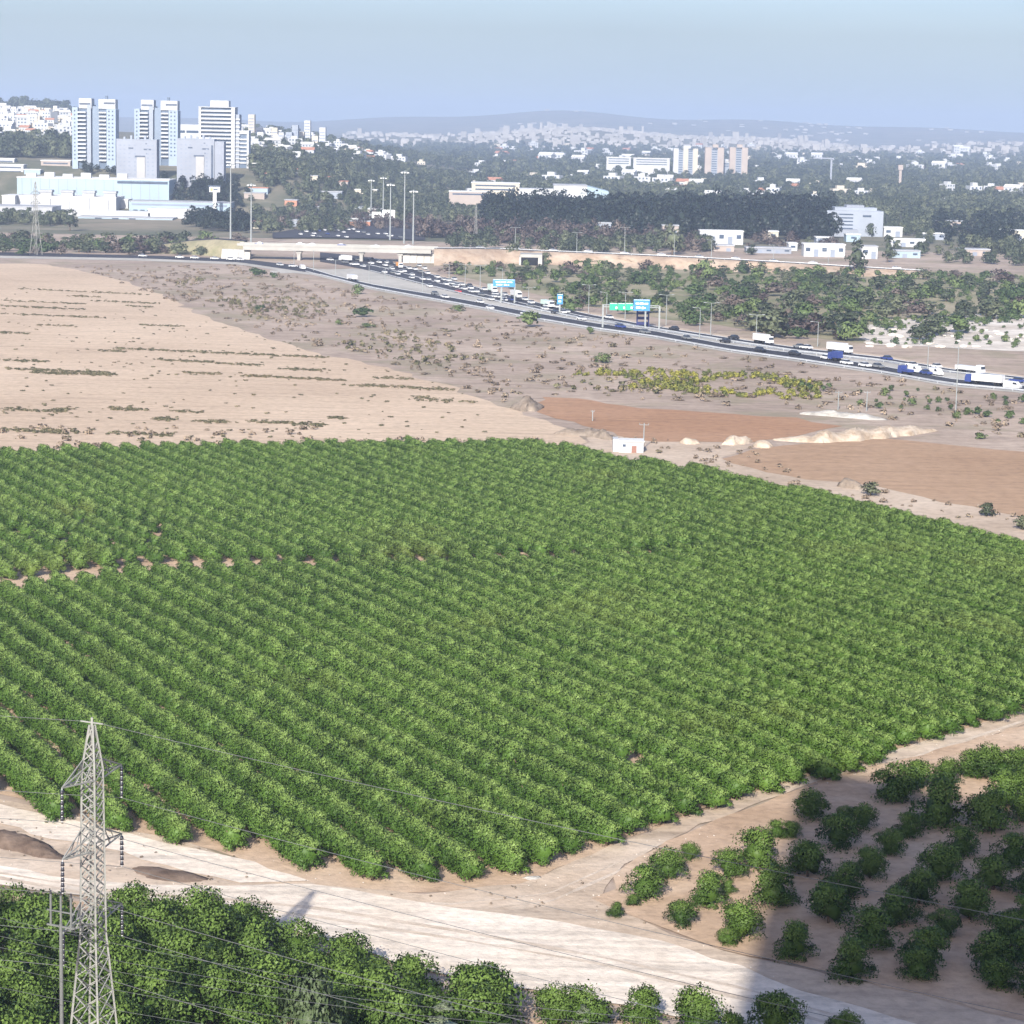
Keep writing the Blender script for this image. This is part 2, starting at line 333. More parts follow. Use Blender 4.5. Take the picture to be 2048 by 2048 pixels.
_protos = {}
def proto_collection(key, meshes):
    if key in _protos: return _protos[key]
    c = bpy.data.collections.new('plants_' + key)
    for i, me in enumerate(meshes): c.objects.link(bpy.data.objects.new('%s_%d' % (key, i), me))
    _protos[key] = c; return c
_groups = {}
def scatter_group(key, meshes):
    if key in _groups: return _groups[key]
    ng = bpy.data.node_groups.new('scatter_' + key, 'GeometryNodeTree')
    ng.interface.new_socket('Geometry', in_out='INPUT', socket_type='NodeSocketGeometry'); ng.interface.new_socket('Geometry', in_out='OUTPUT', socket_type='NodeSocketGeometry')
    N = ng.nodes.new; L = ng.links.new
    i = N('NodeGroupInput'); o = N('NodeGroupOutput'); ins = N('GeometryNodeInstanceOnPoints'); ci = N('GeometryNodeCollectionInfo')
    ci.inputs['Collection'].default_value = proto_collection(key, meshes); ci.inputs['Separate Children'].default_value = True; ci.inputs['Reset Children'].default_value = True
    ar = N('GeometryNodeInputNamedAttribute'); ar.data_type = 'FLOAT_VECTOR'; ar.inputs['Name'].default_value = 'rot'
    asx = N('GeometryNodeInputNamedAttribute'); asx.data_type = 'FLOAT_VECTOR'; asx.inputs['Name'].default_value = 'scl'
    av = N('GeometryNodeInputNamedAttribute'); av.data_type = 'INT'; av.inputs['Name'].default_value = 'var'
    L(i.outputs[0], ins.inputs['Points']); L(ci.outputs[0], ins.inputs['Instance']); ins.inputs['Pick Instance'].default_value = True
    L(av.outputs[0], ins.inputs['Instance Index']); L(ar.outputs[0], ins.inputs['Rotation']); L(asx.outputs[0], ins.inputs['Scale']); L(ins.outputs[0], o.inputs[0])
    _groups[key] = ng; return ng
def scatter(name, key, meshes, pts, scl, label=None, cat=None, seed=0, rz=None):
    """ONE object of plants nobody would count; pts (n,3), scl (n,3)"""
    pts = np.asarray(pts, float); n = len(pts)
    if n == 0: return None
    r = np.random.default_rng(seed + 5); scl = np.asarray(scl, float)
    if scl.ndim == 1: scl = np.repeat(scl[:, None], 3, 1)
    me = bpy.data.meshes.new(name); me.from_pydata([tuple(p) for p in pts], [], [])
    a = me.attributes.new('rot', 'FLOAT_VECTOR', 'POINT'); rot = np.zeros((n, 3)); rot[:, 2] = r.uniform(0, 2 * math.pi, n) if rz is None else rz; a.data.foreach_set('vector', rot.astype(np.float32).ravel())
    a = me.attributes.new('scl', 'FLOAT_VECTOR', 'POINT'); a.data.foreach_set('vector', scl.astype(np.float32).ravel())
    a = me.attributes.new('var', 'INT', 'POINT'); a.data.foreach_set('value', r.integers(0, len(meshes), n).astype(np.int32))
    o = obj(name, me); md = o.modifiers.new('scatter', 'NODES'); md.node_group = scatter_group(key, meshes)
    return tag(o, label, cat, kind='stuff')
def sample(pp, dens, seed, world=None, gap=None):
    """random plan points inside a pixel polygon, dens per square metre"""
    poly = world or pixpoly(pp); r = np.random.default_rng(seed)
    xs = [p[0] for p in poly]; ys = [p[1] for p in poly]
    A = (max(xs) - min(xs)) * (max(ys) - min(ys)); n = int(A * dens)
    x = r.uniform(min(xs), max(xs), n); y = r.uniform(min(ys), max(ys), n); k = in_poly(x, y, poly) & (np.abs(x) < 0.225 * y + 15)
    x, y = x[k], y[k]; return np.stack([x, y, hz(x, y)], 1)
def plant(name, label, cat, loc, crown, trunk=None, s=1.0, sz=None, rz=None, group=None, tz=1.0, cname='crown', along=1.0):
    t = empty(name, loc, random.uniform(0, 6.28) if rz is None else rz); tag(t, label, cat, group)
    c = obj(cname, crown, t); c.scale = (s * along, s, sz if sz is not None else s)
    if trunk is not None:
        k = obj('trunk', trunk, t); k.scale = (tz, tz, tz)
    return t
# ------------------------------------------------------------------ ground
GROUND = soil('scrub_ground', (0.29, 0.225, 0.18), (0.37, 0.29, 0.23), (0.45, 0.36, 0.29), 0.02, 0.35, (R(12), 0.05, 0.25), (0.22, 0.20, 0.12), 0.5)
Ds = [-400, -150, 0] + [float(v) for v in np.geomspace(60, 16500, 210)]
us = np.linspace(-1, 1, 121)
V = []; F = []
for D in Ds:
    wdt = max(500.0, 0.5 * D)
    xx = us * wdt; V += [(float(x), D, H1(x, D)) for x in xx]
nU = len(us)
for i in range(len(Ds) - 1):
    for j in range(nU - 1): F.append((i * nU + j, i * nU + j + 1, (i + 1) * nU + j + 1, (i + 1) * nU + j))
gm = mesh_np('ground', V, F, GROUND, True)
tag(obj('ground', gm), kind='structure')

STUB = soil('stubble_soil', (0.46, 0.345, 0.245), (0.53, 0.405, 0.292), (0.58, 0.45, 0.33), 0.012, 0.5, (R(4), 0.03, 0.4), samt=0.6)
PLOUGH = soil('ploughed_soil', (0.31, 0.175, 0.10), (0.36, 0.21, 0.125), (0.39, 0.24, 0.15), 0.015, 0.4, (R(-10), 0.02, 0.35), samt=0.45)
PLOUGH2 = soil('ploughed_soil_dull', (0.325, 0.21, 0.13), (0.37, 0.245, 0.155), (0.395, 0.27, 0.178), 0.012, 0.4, (R(-10), 0.02, 0.3), samt=0.4)
VERGE = soil('pale_verge', (0.40, 0.31, 0.23), (0.48, 0.38, 0.29), (0.55, 0.45, 0.35), 0.03, 0.5)
ORCHSOIL = soil('orchard_soil', (0.38, 0.265, 0.175), (0.48, 0.345, 0.24), (0.56, 0.43, 0.315), 0.06, 0.8)
TRACK = soil('track_soil', (0.43, 0.33, 0.24), (0.52, 0.41, 0.31), (0.60, 0.50, 0.40), 0.05, 0.7, (R(-60), 0.03, 0.35))
CHALK = soil('chalk_road', (0.60, 0.505, 0.40), (0.70, 0.605, 0.50), (0.77, 0.68, 0.575), 0.05, 0.9, (R(25), 0.03, 0.5))
GREENG = soil('weedy_ground', (0.20, 0.18, 0.11), (0.28, 0.25, 0.16), (0.38, 0.32, 0.23), 0.015, 0.3, None, (0.14, 0.155, 0.075), 0.7)
FARGR = soil('far_ground', (0.13, 0.13, 0.09), (0.18, 0.165, 0.115), (0.27, 0.225, 0.165), 0.006, 0.05, None, (0.085, 0.10, 0.06), 0.7)
LIME = soil('limestone_ground', (0.42, 0.36, 0.29), (0.58, 0.52, 0.45), (0.72, 0.67, 0.60), 0.05, 0.35, (R(0), 0.08, 0.3))
ASPH = soil('asphalt', (0.040, 0.040, 0.048), (0.050, 0.050, 0.060), (0.062, 0.062, 0.072), 0.02, 0.5)
CONC = soil('concrete_gravel', (0.34, 0.32, 0.285), (0.42, 0.395, 0.35), (0.49, 0.46, 0.41), 0.03, 0.3)
gm.materials.append(FARGR)
for p_ in gm.polygons:
    if p_.center.y > 1450: p_.material_index = 1
PAINT = plain('road_paint', (0.75, 0.75, 0.72), 0.7, 0.15, 0.3)

sheet('stubble_field', pixpoly([(-260, 527), (60, 527), (150, 538), (242, 561), (330, 592), (404, 630), (480, 660), (560, 684), (636, 706), (776, 735), (911, 776), (1000, 812), (1119, 850), (1180, 885), (1100, 930), (600, 960), (-260, 985)]), 0.03, STUB, 9, 1.2, 3)
sheet('ploughed_field', pixpoly([(1070, 824), (1085, 794), (1160, 797), (1279, 817), (1400, 824), (1520, 832), (1585, 836), (1680, 852), (1600, 872), (1500, 884), (1400, 885), (1308, 884), (1267, 879), (1190, 858)]), 0.05, PLOUGH, 6, 0.7, 4)
sheet('ploughed_field', pixpoly([(1440, 918), (1500, 900), (1608, 888), (1755, 877), (1925, 892), (2048, 905), (2300, 930), (2300, 1090), (2048, 1033), (1883, 1005), (1755, 973), (1613, 960), (1500, 937)]), 0.06, PLOUGH2, 6, 0.6, 5)
sheet('dirt_verge', pixpoly([(1180, 870), (1330, 878), (1500, 893), (1440, 916), (1500, 934), (1613, 957), (1755, 970), (1883, 1003), (2048, 1030), (2300, 1085), (2300, 1200), (1990, 1120), (1700, 1040), (1400, 975), (1150, 915)]), 0.04, VERGE, 6, 0.6, 6)
GR1 = sheet('weedy_ground', pixpoly([(860, 520), (1000, 505), (1300, 515), (1700, 535), (2300, 560), (2300, 690), (2048, 640), (1760, 690), (1600, 672), (1460, 655), (1300, 632), (1180, 612), (1080, 590), (980, 570), (900, 545)]), 0.05, GREENG, 14, 1.5, 8)
sheet('limestone_ground', pixpoly([(1700, 664), (1780, 640), (1900, 632), (2048, 625), (2300, 640), (2300, 720), (2048, 704), (1850, 694), (1740, 690)]), 0.08, LIME, 8, 1.2, 9)
# near ground: orchard soil, track, chalk road
sheet('orchard_soil', pixpoly([(-400, 1020), (0, 960), (500, 930), (1000, 915), (1180, 925), (1500, 985), (1800, 1060), (2048, 1110), (2400, 1200), (2400, 1360), (2048, 1440), (1750, 1540), (1500, 1600), (1250, 1680), (1050, 1770), (800, 1790), (600, 1770), (430, 1700), (200, 1640), (0, 1590), (-400, 1520)]), 0.05, ORCHSOIL, 6, 0.35, 11)
sheet('dirt_track', pixpoly([(2400, 1300), (2048, 1418), (1900, 1468), (1700, 1530), (1500, 1590), (1330, 1650), (1180, 1710), (1040, 1770), (850, 1790), (640, 1770), (520, 1735), (380, 1685), (180, 1640), (-200, 1560), (-300, 1660), (0, 1735), (400, 1815), (900, 1900), (1500, 1990), (1900, 2090), (2300, 2150), (2300, 2040), (1700, 1960), (1440, 1905), (1300, 1850), (1195, 1800), (1250, 1730), (1400, 1650), (1560, 1590), (1700, 1545), (1850, 1510), (2048, 1450), (2400, 1350)]), 0.09, TRACK, 3.0, 0.25, 12)
sheet('grove_soil', pixpoly([(1195, 1800), (1250, 1735), (1400, 1655), (1560, 1595), (1700, 1548), (1850, 1512), (2048, 1452), (2500, 1330), (2500, 2150), (2048, 2048), (1700, 1955), (1440, 1900), (1300, 1848)]), 0.13, ORCHSOIL, 3.0, 0.3, 13)
sheet('grove_soil', pixpoly([(-300, 1760), (0, 1790), (200, 1810), (450, 1850), (560, 1885), (800, 1960), (1100, 2020), (1400, 2070), (1500, 2200), (1000, 2500), (-300, 2500)]), 0.13, ORCHSOIL, 3.0, 0.3, 14)
CHALK_POLY = pixpoly([(-300, 1690), (0, 1732), (150, 1765), (300, 1772), (450, 1775), (620, 1772), (800, 1800), (1000, 1830), (1180, 1858), (1330, 1885), (1480, 1935), (1600, 1985), (1800, 2040), (2000, 2120), (1700, 2110), (1480, 2060), (1200, 2005), (1000, 1975), (800, 1930), (640, 1880), (500, 1840), (330, 1810), (150, 1795), (0, 1775), (-300, 1740)])
sheet('chalk_road', CHALK_POLY, 0.17, CHALK, 2.5, 0.22, 15)
sheet('chalk_track', pixpoly([(-300, 1560), (0, 1610), (180, 1650), (330, 1690), (470, 1715), (620, 1765), (480, 1768), (330, 1735), (200, 1695), (100, 1680), (0, 1650), (-300, 1620)]), 0.15, CHALK, 2.5, 0.22, 16)

RUT = soil('wheel_rut', (0.46, 0.37, 0.285), (0.55, 0.455, 0.36), (0.64, 0.54, 0.44), 0.2, 1.2)
def rut(line, wpx, dz, seed, mat=None):
    r_ = np.random.default_rng(seed); L = [(float(a), float(b)) for a, b in line]; xs = np.linspace(L[0][0], L[-1][0], 70); ys = np.interp(xs, [p[0] for p in L], [p[1] for p in L])
    wob = np.convolve(r_.normal(0, 1, 90), np.hanning(15) / 4, 'same')[10:80] * 1.6; ww = wpx * (1 + .45 * np.convolve(r_.normal(0, 1, 90), np.hanning(7) / 2, 'same')[10:80])
    a = [G(x, y + o - w_ / 2, dz) for x, y, o, w_ in zip(xs, ys, wob, ww)]; b = [G(x, y + o + w_ / 2, dz) for x, y, o, w_ in zip(xs, ys, wob, ww)]
    tag(obj('wheel_rut', mesh_np('wheel_rut', b + a, [(i, i + 1, 70 + i + 1, 70 + i) for i in range(69)], mat or RUT)), kind='structure')
CR = [(-60, 1742), (200, 1788), (450, 1806), (640, 1826), (900, 1868), (1200, 1922), (1480, 1985), (1700, 2050), (1900, 2110)]
for k, o_ in enumerate((-6, 12)): rut([(x, y + o_ * (0.45 + 0.55 * min(1, max(0, x) / 700))) for x, y in CR], 4.5, 0.175 + .004 * k, 80 + k)
CT = [(700, 1800), (900, 1812), (1100, 1790), (1300, 1700), (1500, 1625), (1700, 1560), (1900, 1492), (2100, 1425)]
for k, o_ in enumerate((-9, 6)): rut([(x, y + o_ + 8) for x, y in CT], 4, 0.10 + .004 * k, 90 + k)
# ------------------------------------------------------------------ orchard
ROWD = Vector((-0.446, 0.895)).normalized(); ROWN = Vector((ROWD.y, -ROWD.x)); ROWA = math.atan2(ROWD.y, ROWD.x)
LOWER = pixpoly([(-300, 1260), (0, 1193), (150, 1178), (330, 1155), (700, 1142), (1000, 1136), (1250, 1126), (1420, 1114), (1540, 1096), (2048, 1110), (2500, 1220), (2500, 1290), (2048, 1425), (1985, 1447), (1866, 1485), (1750, 1525), (1690, 1555), (1570, 1583), (1480, 1605), (1370, 1640), (1320, 1662), (1220, 1695), (1130, 1725), (1040, 1752), (955, 1762), (870, 1767), (740, 1770), (640, 1750), (520, 1700), (400, 1700), (280, 1680), (110, 1640), (0, 1600), (-300, 1520)])
UPPER = pixpoly([(-300, 950), (0, 919), (400, 906), (800, 901), (1060, 900), (1110, 904), (1180, 920), (1240, 938), (1310, 940), (1500, 978), (1640, 1008), (1780, 1040), (1960, 1085), (2100, 1120), (1600, 1090), (1540, 1094), (1420, 1102), (1250, 1112), (1000, 1121), (700, 1127), (420, 1128), (330, 1126), (150, 1146), (0, 1161), (-300, 1210)])
def orchard_points(poly, dr, dt, seed, jit):
    r = np.random.default_rng(seed); P2 = [Vector(p[:2]) for p in poly]
    a = [p.dot(ROWN) for p in P2]; b = [p.dot(ROWD) for p in P2]; out = []
    for u in np.arange(math.floor(min(a) / dr) * dr, max(a), dr):
        ph = r.uniform(0, dt)
        for v in np.arange(min(b) + ph, max(b), dt):
            if r.random() < 0.015: continue
            q = ROWN * float(u + r.normal(0, jit)) + ROWD * float(v + r.normal(0, jit * 1.3)); out.append((q.x, q.y, u, v))
    out = np.array(out); k = in_poly(out[:, 0], out[:, 1], poly) & (np.abs(out[:, 0]) < 0.222 * out[:, 1] + 8); return out[k]
OP = np.vstack([orchard_points(LOWER, 4.25, 1.9, 1, 0.08), orchard_points(UPPER, 4.25, 1.9, 2, 0.08)])
# thin out the ragged far-left corner of the upper block
pix = np.array([toPix((x, y, 2.0)) for x, y in OP[:, :2]])
thin = (pix[:, 0] < 330) & (pix[:, 1] > 1010) & (pix[:, 1] < 1130) & (rng.random(len(OP)) < 0.42)
OP = OP[~thin]; pix = pix[~thin]
order = np.argsort(OP[:, 1] - 1000 * ((pix[:, 0] > 0) & (pix[:, 0] < 2048))); near_i = order[:300]; far_i = order[300:]
# the front tips of the rows along the chalk track
tips = {}
for i in near_i:
    u = round(OP[i, 2] / 4.25)
    if u not in tips or OP[i, 3] < OP[tips[u], 3]: tips[u] = i
ORD = 'first second third fourth fifth sixth seventh eighth ninth tenth eleventh twelfth thirteenth fourteenth fifteenth sixteenth seventeenth eighteenth nineteenth twentieth'.split()
tipset = {}
tl = sorted(tips.values(), key=lambda i: OP[i, 0])
for n_, i in enumerate(tl): tipset[i] = n_
for n_, i in enumerate(near_i):
    x, y = OP[i, 0], OP[i, 1]; s = random.uniform(0.95, 1.08) + 0.07 * math.sin(x * .31 + y * .17) if random.random() > .025 else random.uniform(.6, .8)
    if i in tipset and tipset[i] < 20: lab = 'front tree of the %s orchard row, counted along the orchard edge from the pylon' % ORD[tipset[i]]; grp = 'front trees of the orchard rows'
    elif i in tipset: lab = 'leafy orchard tree ending its row beside the dirt track'; grp = 'orchard trees ending rows beside the dirt track'
    else: lab = 'rounded leafy tree inside the sunlit orchard rows above the chalk road'; grp = 'orchard trees inside the nearest rows'
    plant('orchard_tree', lab, 'tree', (x, y, 0.05), ORCH[n_ % 6], TRUNK[n_ % 3], s, s * random.uniform(0.92, 1.08), rz=ROWA + random.choice((0, math.pi)) + random.uniform(-.07, .07), group=grp, along=1.0)
sc = np.where(rng.random(len(far_i)) < .025, rng.uniform(.6, .8, len(far_i)), rng.uniform(0.95, 1.08, len(far_i)) + .07 * np.sin(OP[far_i, 0] * .31 + OP[far_i, 1] * .17)); s3 = np.stack([sc, sc, sc * rng.uniform(0.92, 1.08, len(far_i))], 1)
scatter('orchard_rows', 'orchard', ORCH, np.column_stack([OP[far_i, 0], OP[far_i, 1], np.full(len(far_i), 0.05)]), s3, 'green rows of the orchard stretching back to the beige field', 'orchard', 3, rz=ROWA + rng.choice([0, math.pi], len(far_i)) + rng.uniform(-.07, .07, len(far_i)))
print('orchard trees', len(OP))

# ------------------------------------------------------------------ the grove in the tower's shade and the near grove
def grove_tree(px, py, wpx, label, group, k, hs=1.0, name='citrus_tree'):
    g = G(px, py); s = 0.98 * wpx / (5.0 * px_m(g.y * 1.02)); plant(name, label, 'tree', (g.x, g.y, 0.12), GROVE[k % 6], TRUNK[k % 3], s, s * hs, group=group, tz=s)

SUNNY = [(300, 565, 170), (400, 490, 150), (495, 440, 85), (180, 690, 75), (250, 650, 62), (570, 600, 160), (660, 590, 70), (455, 705, 125), (715, 735, 180), (655, 805, 90), (660, 490, 140), (780, 425, 180), (870, 340, 90), (930, 345, 80)]
SHADE = [(1010, 240, 140), (1390, 140, 190), (1470, 110, 150), (1560, 225, 230), (1780, 260, 210), (1130, 350, 170), (1240, 290, 120), (1160, 272, 70), (1000, 470, 180), (860, 590, 190), (1430, 325, 130), (1360, 400, 130), (1270, 490, 150), (1170, 560, 180), (1090, 660, 200), (940, 820, 170), (1660, 395, 150), (1575, 485, 180), (1480, 590, 170), (1375, 665, 180), (1270, 765, 200), (1185, 900, 190), (1885, 430, 170), (1800, 530, 170), (1700, 650, 190), (1590, 745, 140), (1510, 850, 200), (1475, 925, 150), (1940, 690, 160), (1860, 775, 180), (1790, 880, 200), (1815, 965, 150), (1990, 560, 180), (1960, 850, 190), (1990, 980, 200)]
SUNTOP = [(1700, 60, 130), (1770, 55, 160), (1840, 70, 150), (1910, 60, 150), (1850, 170, 170), (1945, 230, 170), (1960, 130, 160), (1600, 95, 120)]
def zz(a, b): return 1150 + a / 2.1515, 1500 + b / 2.1515
for k, (a, b, w_) in enumerate(SUNNY):
    px, py = zz(a, b); w_ /= 2.1515
    sz_ = 'small' if w_ < 45 else 'rounded'
    grove_tree(px, py + 0.45 * w_, w_, '%s sunlit citrus tree beside the dirt track, %s from the road fork' % (sz_, ORD[sorted(range(len(SUNNY)), key=lambda i: SUNNY[i][0]).index(k)]), 'sunlit citrus trees by the fork', k)
for k, (a, b, w_) in enumerate(SHADE):
    px, py = zz(a, b); w_ /= 2.1515
    grove_tree(px, py + 0.45 * w_, w_, 'dark citrus tree standing in the broad shadow across the grove', 'citrus trees in the shadow', k + 2)
for k, (a, b, w_) in enumerate(SUNTOP):
    px, py = zz(a, b); w_ /= 2.1515
    grove_tree(px, py + 0.45 * w_, w_, 'bright citrus tree beyond the edge of the shadow beside the dirt track', 'sunlit citrus trees beyond the shadow', k + 1)
# near grove along the bottom edge
EDGE = [(25, 1862, 100), (95, 1880, 100), (262, 1872, 105), (330, 1885, 100), (400, 1878, 110), (500, 1905, 110), (590, 1930, 100), (690, 1972, 112), (745, 2002, 90), (825, 2010, 112), (960, 2036, 116), (1110, 2058, 92), (1165, 2066, 104), (1285, 2052, 84), (1395, 2085, 112), (1460, 2098, 80), (1550, 2078, 100), (1690, 2090, 70)]
EW = []
for k, (px, py, w_) in enumerate(EDGE):
    g = G(px, py); EW.append((g.x, g.y)); grove_tree(px, py, w_, 'grove tree on the near edge of the chalk road, %s from the pylon side' % ORD[k], 'grove trees along the chalk road', k + 3, 1.05, 'grove_tree')
NG = pixpoly([(-70, 1880), (80, 1895), (250, 1890), (400, 1900), (530, 1925), (620, 1960), (740, 1990), (900, 2025), (1040, 2050), (1250, 2075), (1420, 2110), (1500, 2260), (-70, 2260)])
rg = random.Random(5); placed = list(EW) + [tuple(G(a, b)[:2]) for a, b in ((885, 2190), (885, 2150), (1163, 2190), (620, 2190))]; n_ = 0
for i in range(4000):
    x = rg.uniform(-60, 40); y = rg.uniform(140, 215)
    if not in_poly(np.array([x]), np.array([y]), NG)[0] or abs(x) > 0.218 * y + 1 or toPix((x, y, 0))[0] > 960: continue
    if min((x - a) ** 2 + (y - b) ** 2 for a, b in placed) < 3.9 ** 2 or (x + 27.3) ** 2 + (y - 163.6) ** 2 < 12: continue
    placed.append((x, y)); n_ += 1; s = rg.uniform(0.85, 1.15)
    plant('grove_tree', 'leafy tree deep in the dense grove below the chalk road', 'tree', (x, y, 0.12), GROVE[n_ % 6], TRUNK[n_ % 3], s, s * 1.05, group='trees inside the near grove')
print('near grove', n_)
for (px, top, by, wpx, lab) in ((885, 1978, 2190, 115, 'broad grey green cypress at the bottom edge of the grove'), (1163, 1985, 2190, 66, 'slim grey green cypress at the bottom edge of the grove')):
    g = G(px, by); tz_ = P(px, top, g.y).z; s = wpx / px_m(g.y * 1.03)
    plant('cypress_tree', lab, 'tree', (g.x, g.y, 0.1), CYPRESS[0 if wpx > 50 else 1], TRUNK[0], s, (tz_ - 0.1) / 4.2)
g = G(620, 2190); tz_ = P(620, 1955, g.y).z
plant('olive_tree', 'soft grey green tree standing taller than the grove around it', 'tree', (g.x, g.y, 0.1), crown_mesh('crown', LEAF_GREYG, seed=301, wd=4.9, ht=4.4, base=1.0, n_lump=30, n_leaf=3200, leaf=0.12), TRUNK[1], 1.0, tz_ / 4.4, tz=1.4)
# ------------------------------------------------------------------ highway
X_ = [611, 667, 737, 800, 900, 960, 1040, 1190, 1300, 1460, 1600, 1760, 1900, 2048, 2200]
NU = [534, 551, 567, 578, 594, 605, 620, 646, 660, 690, 707, 731, 757, 771, 795]
NL = [543, 557, 575, 587, 605, 616, 633, 658, 673, 702, 721, 745, 770, 783, 807]
XF = [640, 700, 760, 820, 900, 1000, 1100, 1180, 1300, 1460, 1600, 1760, 1900, 2048, 2200]
FU = [505, 510, 518, 534, 560, 586, 611, 629, 651, 676, 696, 714, 738, 755, 779]
FL = [524, 533, 547, 563, 583, 605, 626, 641, 659, 685, 706, 723, 746, 763, 788]
xs_ = np.linspace(611, 2200, 60); xf_ = np.linspace(640, 2200, 60)
nu = lambda x: float(np.interp(x, X_, NU)); nl = lambda x: float(np.interp(x, X_, NL))
fu = lambda x: float(np.interp(x, XF, FU)); fl = lambda x: float(np.interp(x, XF, FL))
def strip(name, top, bot, xs, dz, mat, kind='structure', parent=None):
    a = [G(x, top(x), dz) for x in xs]; b = [G(x, bot(x), dz) for x in xs]
    V = a + b; n = len(xs); F = [(n + i, n + i + 1, i + 1, i) for i in range(n - 1)]
    o = obj(name, mesh_np(name, V, F, mat), parent)
    return tag(o, kind=kind) if kind else o
strip('median_gravel', lambda x: nu(x) + 1 - (nu(x) + 2 - fl(x)) * min(1.0, max(0.0, (x - 612) / 110)), lambda x: nu(x) + 1, np.linspace(612, 2200, 70), 0.10, CONC)
strip('road_shoulder', lambda x: nl(x) - 2, lambda x: nl(x) + 3.5, np.linspace(540, 2200, 60), 0.08, CONC)
strip('road_shoulder', lambda x: fu(x) - 4, lambda x: fu(x) + 2, np.linspace(840, 2200, 60), 0.08, VERGE)
strip('carriageway', nu, nl, xs_, 0.14, ASPH)
strip('carriageway', fu, fl, xf_, 0.14, ASPH)
lw = 0.45
for k, fr in enumerate((0.06, 0.94)):
    strip('edge_line', lambda x: nu(x) + (nl(x) - nu(x)) * fr - lw, lambda x: nu(x) + (nl(x) - nu(x)) * fr + lw, xs_, 0.15, PAINT)
for k, fr in enumerate((0.05, 0.55, 0.95)):
    strip('edge_line', lambda x: fu(x) + (fl(x) - fu(x)) * fr - lw, lambda x: fu(x) + (fl(x) - fu(x)) * fr + lw, np.linspace(740, 2200, 60), 0.15, PAINT)
# slip road on the far left and the motorway beyond the bridge
SU = lambda x: float(np.interp(x, [-100, 280, 480, 611, 640], [503, 511, 518, 533, 540])); SL = lambda x: float(np.interp(x, [-100, 280, 480, 600, 640], [510, 517, 525, 543, 548]))
strip('slip_road', SU, SL, np.linspace(-100, 618, 40), 0.12, ASPH)
strip('road_shoulder', SL, lambda x: SL(x) + 4.5, np.linspace(-100, 618, 40), 0.10, CONC)
strip('carriageway', lambda x: float(np.interp(x, [545, 640, 700, 760, 850], [468, 452, 441, 434, 448])), lambda x: float(np.interp(x, [545, 640, 760, 850], [478, 477, 479, 482])), np.linspace(545, 850, 20), 0.6, ASPH)

# guard rails: rail and posts
GALV = plain('galvanised_steel', (0.48, 0.50, 0.52), 0.5, 0.12, 0.8, metal=0.3, spec=0.4)
def guardrail(line, label, step=8.0, h=0.75):
    pts = line; g = empty('guardrail', pts[0]); tag(g, label, 'guardrail', None); o0 = Vector(pts[0])
    mb = MB()
    for a, b in zip(pts[:-1], pts[1:]):
        a = Vector(a) - o0; b = Vector(b) - o0; u = Vector((0, 0, 1)); d = (b - a).normalized(); s = d.cross(u) * 0.06
        for q in (a, b): pass
        k = len(mb.V); mb.V += [tuple(a + u * (h - .33) - s), tuple(b + u * (h - .33) - s), tuple(b + u * h - s), tuple(a + u * h - s), tuple(a + u * (h - .33) + s), tuple(b + u * (h - .33) + s), tuple(b + u * h + s), tuple(a + u * h + s)]
        mb.F += [(k, k + 1, k + 2, k + 3), (k + 5, k + 4, k + 7, k + 6), (k + 3, k + 2, k + 6, k + 7), (k + 1, k, k + 4, k + 5)]
    mb.build('rail', GALV, g)
    pm = MB().box(-.07, .07, -.07, .07, 0, h - 0.05).mesh('post', GALV); acc = 0.0
    for a, b in zip(pts[:-1], pts[1:]):
        a = Vector(a); b = Vector(b); L = (b - a).length; n = max(1, int(L / step))
        for i in range(n): obj('post', pm, g, a + (b - a) * (i / n) - o0)
guardrail([G(x, nl(x) + 1.0, 0.1) for x in np.linspace(640, 2100, 40)], 'long pale guardrail along the near edge of the highway')
guardrail([G(x, fl(x) + 0.6, 0.1) for x in np.linspace(800, 2100, 40)], 'long pale guardrail between the carriageways of the highway')

# ------------------------------------------------------------------ overpass and embankments
BRC = plain('bridge_concrete', (0.36, 0.35, 0.325), 0.85, 0.12, 0.15); BRW = plain('abutment_stone', (0.42, 0.405, 0.375), 0.9, 0.12, 0.5)
SAND = soil('sandy_bank', (0.28, 0.20, 0.145), (0.38, 0.29, 0.215), (0.46, 0.37, 0.29), 0.09, 0.4)
DB = G(597, 521).y
br = empty('overpass_bridge', (P(670, 520, DB).x, DB, 0)); tag(br, 'pale concrete overpass carrying a road across the highway', 'bridge'); o0 = br.location.copy()
pl, pr = P(486, 483, DB), P(862, 497, DB)
xl, xr = pl.x - o0.x, pr.x - o0.x; ztop = (pl.z + pr.z) / 2; zbot = P(670, 503.5, DB).z
MB().box(xl, xr, 0, 13, zbot, ztop - 1.0).build('deck', BRC, br)
MB().box(xl - 3, xr + 3, -0.25, 0.25, ztop - 1.3, ztop - 0.15).build('parapet', BRC, br)
MB().box(xl - 3, xr + 3, 12.75, 13.25, ztop - 1.3, ztop - 0.15).build('parapet', BRC, br)
MB().box(xl, xr, 0.3, 12.7, ztop - 1.0, ztop - 0.95).build('road_surface', ASPH, br)
for px in (597, 722, 800):
    x = P(px, 510, DB).x - o0.x
    for yy in (2.0, 10.0):
        p = MB(); p.box(x - 0.8, x + 0.8, yy - 0.7, yy + 0.7, -0.2, zbot); p.box(x - 1.3, x + 1.3, yy - 0.9, yy + 0.9, zbot - 1.2, zbot - 0.003); p.build('pier', BRC, br)
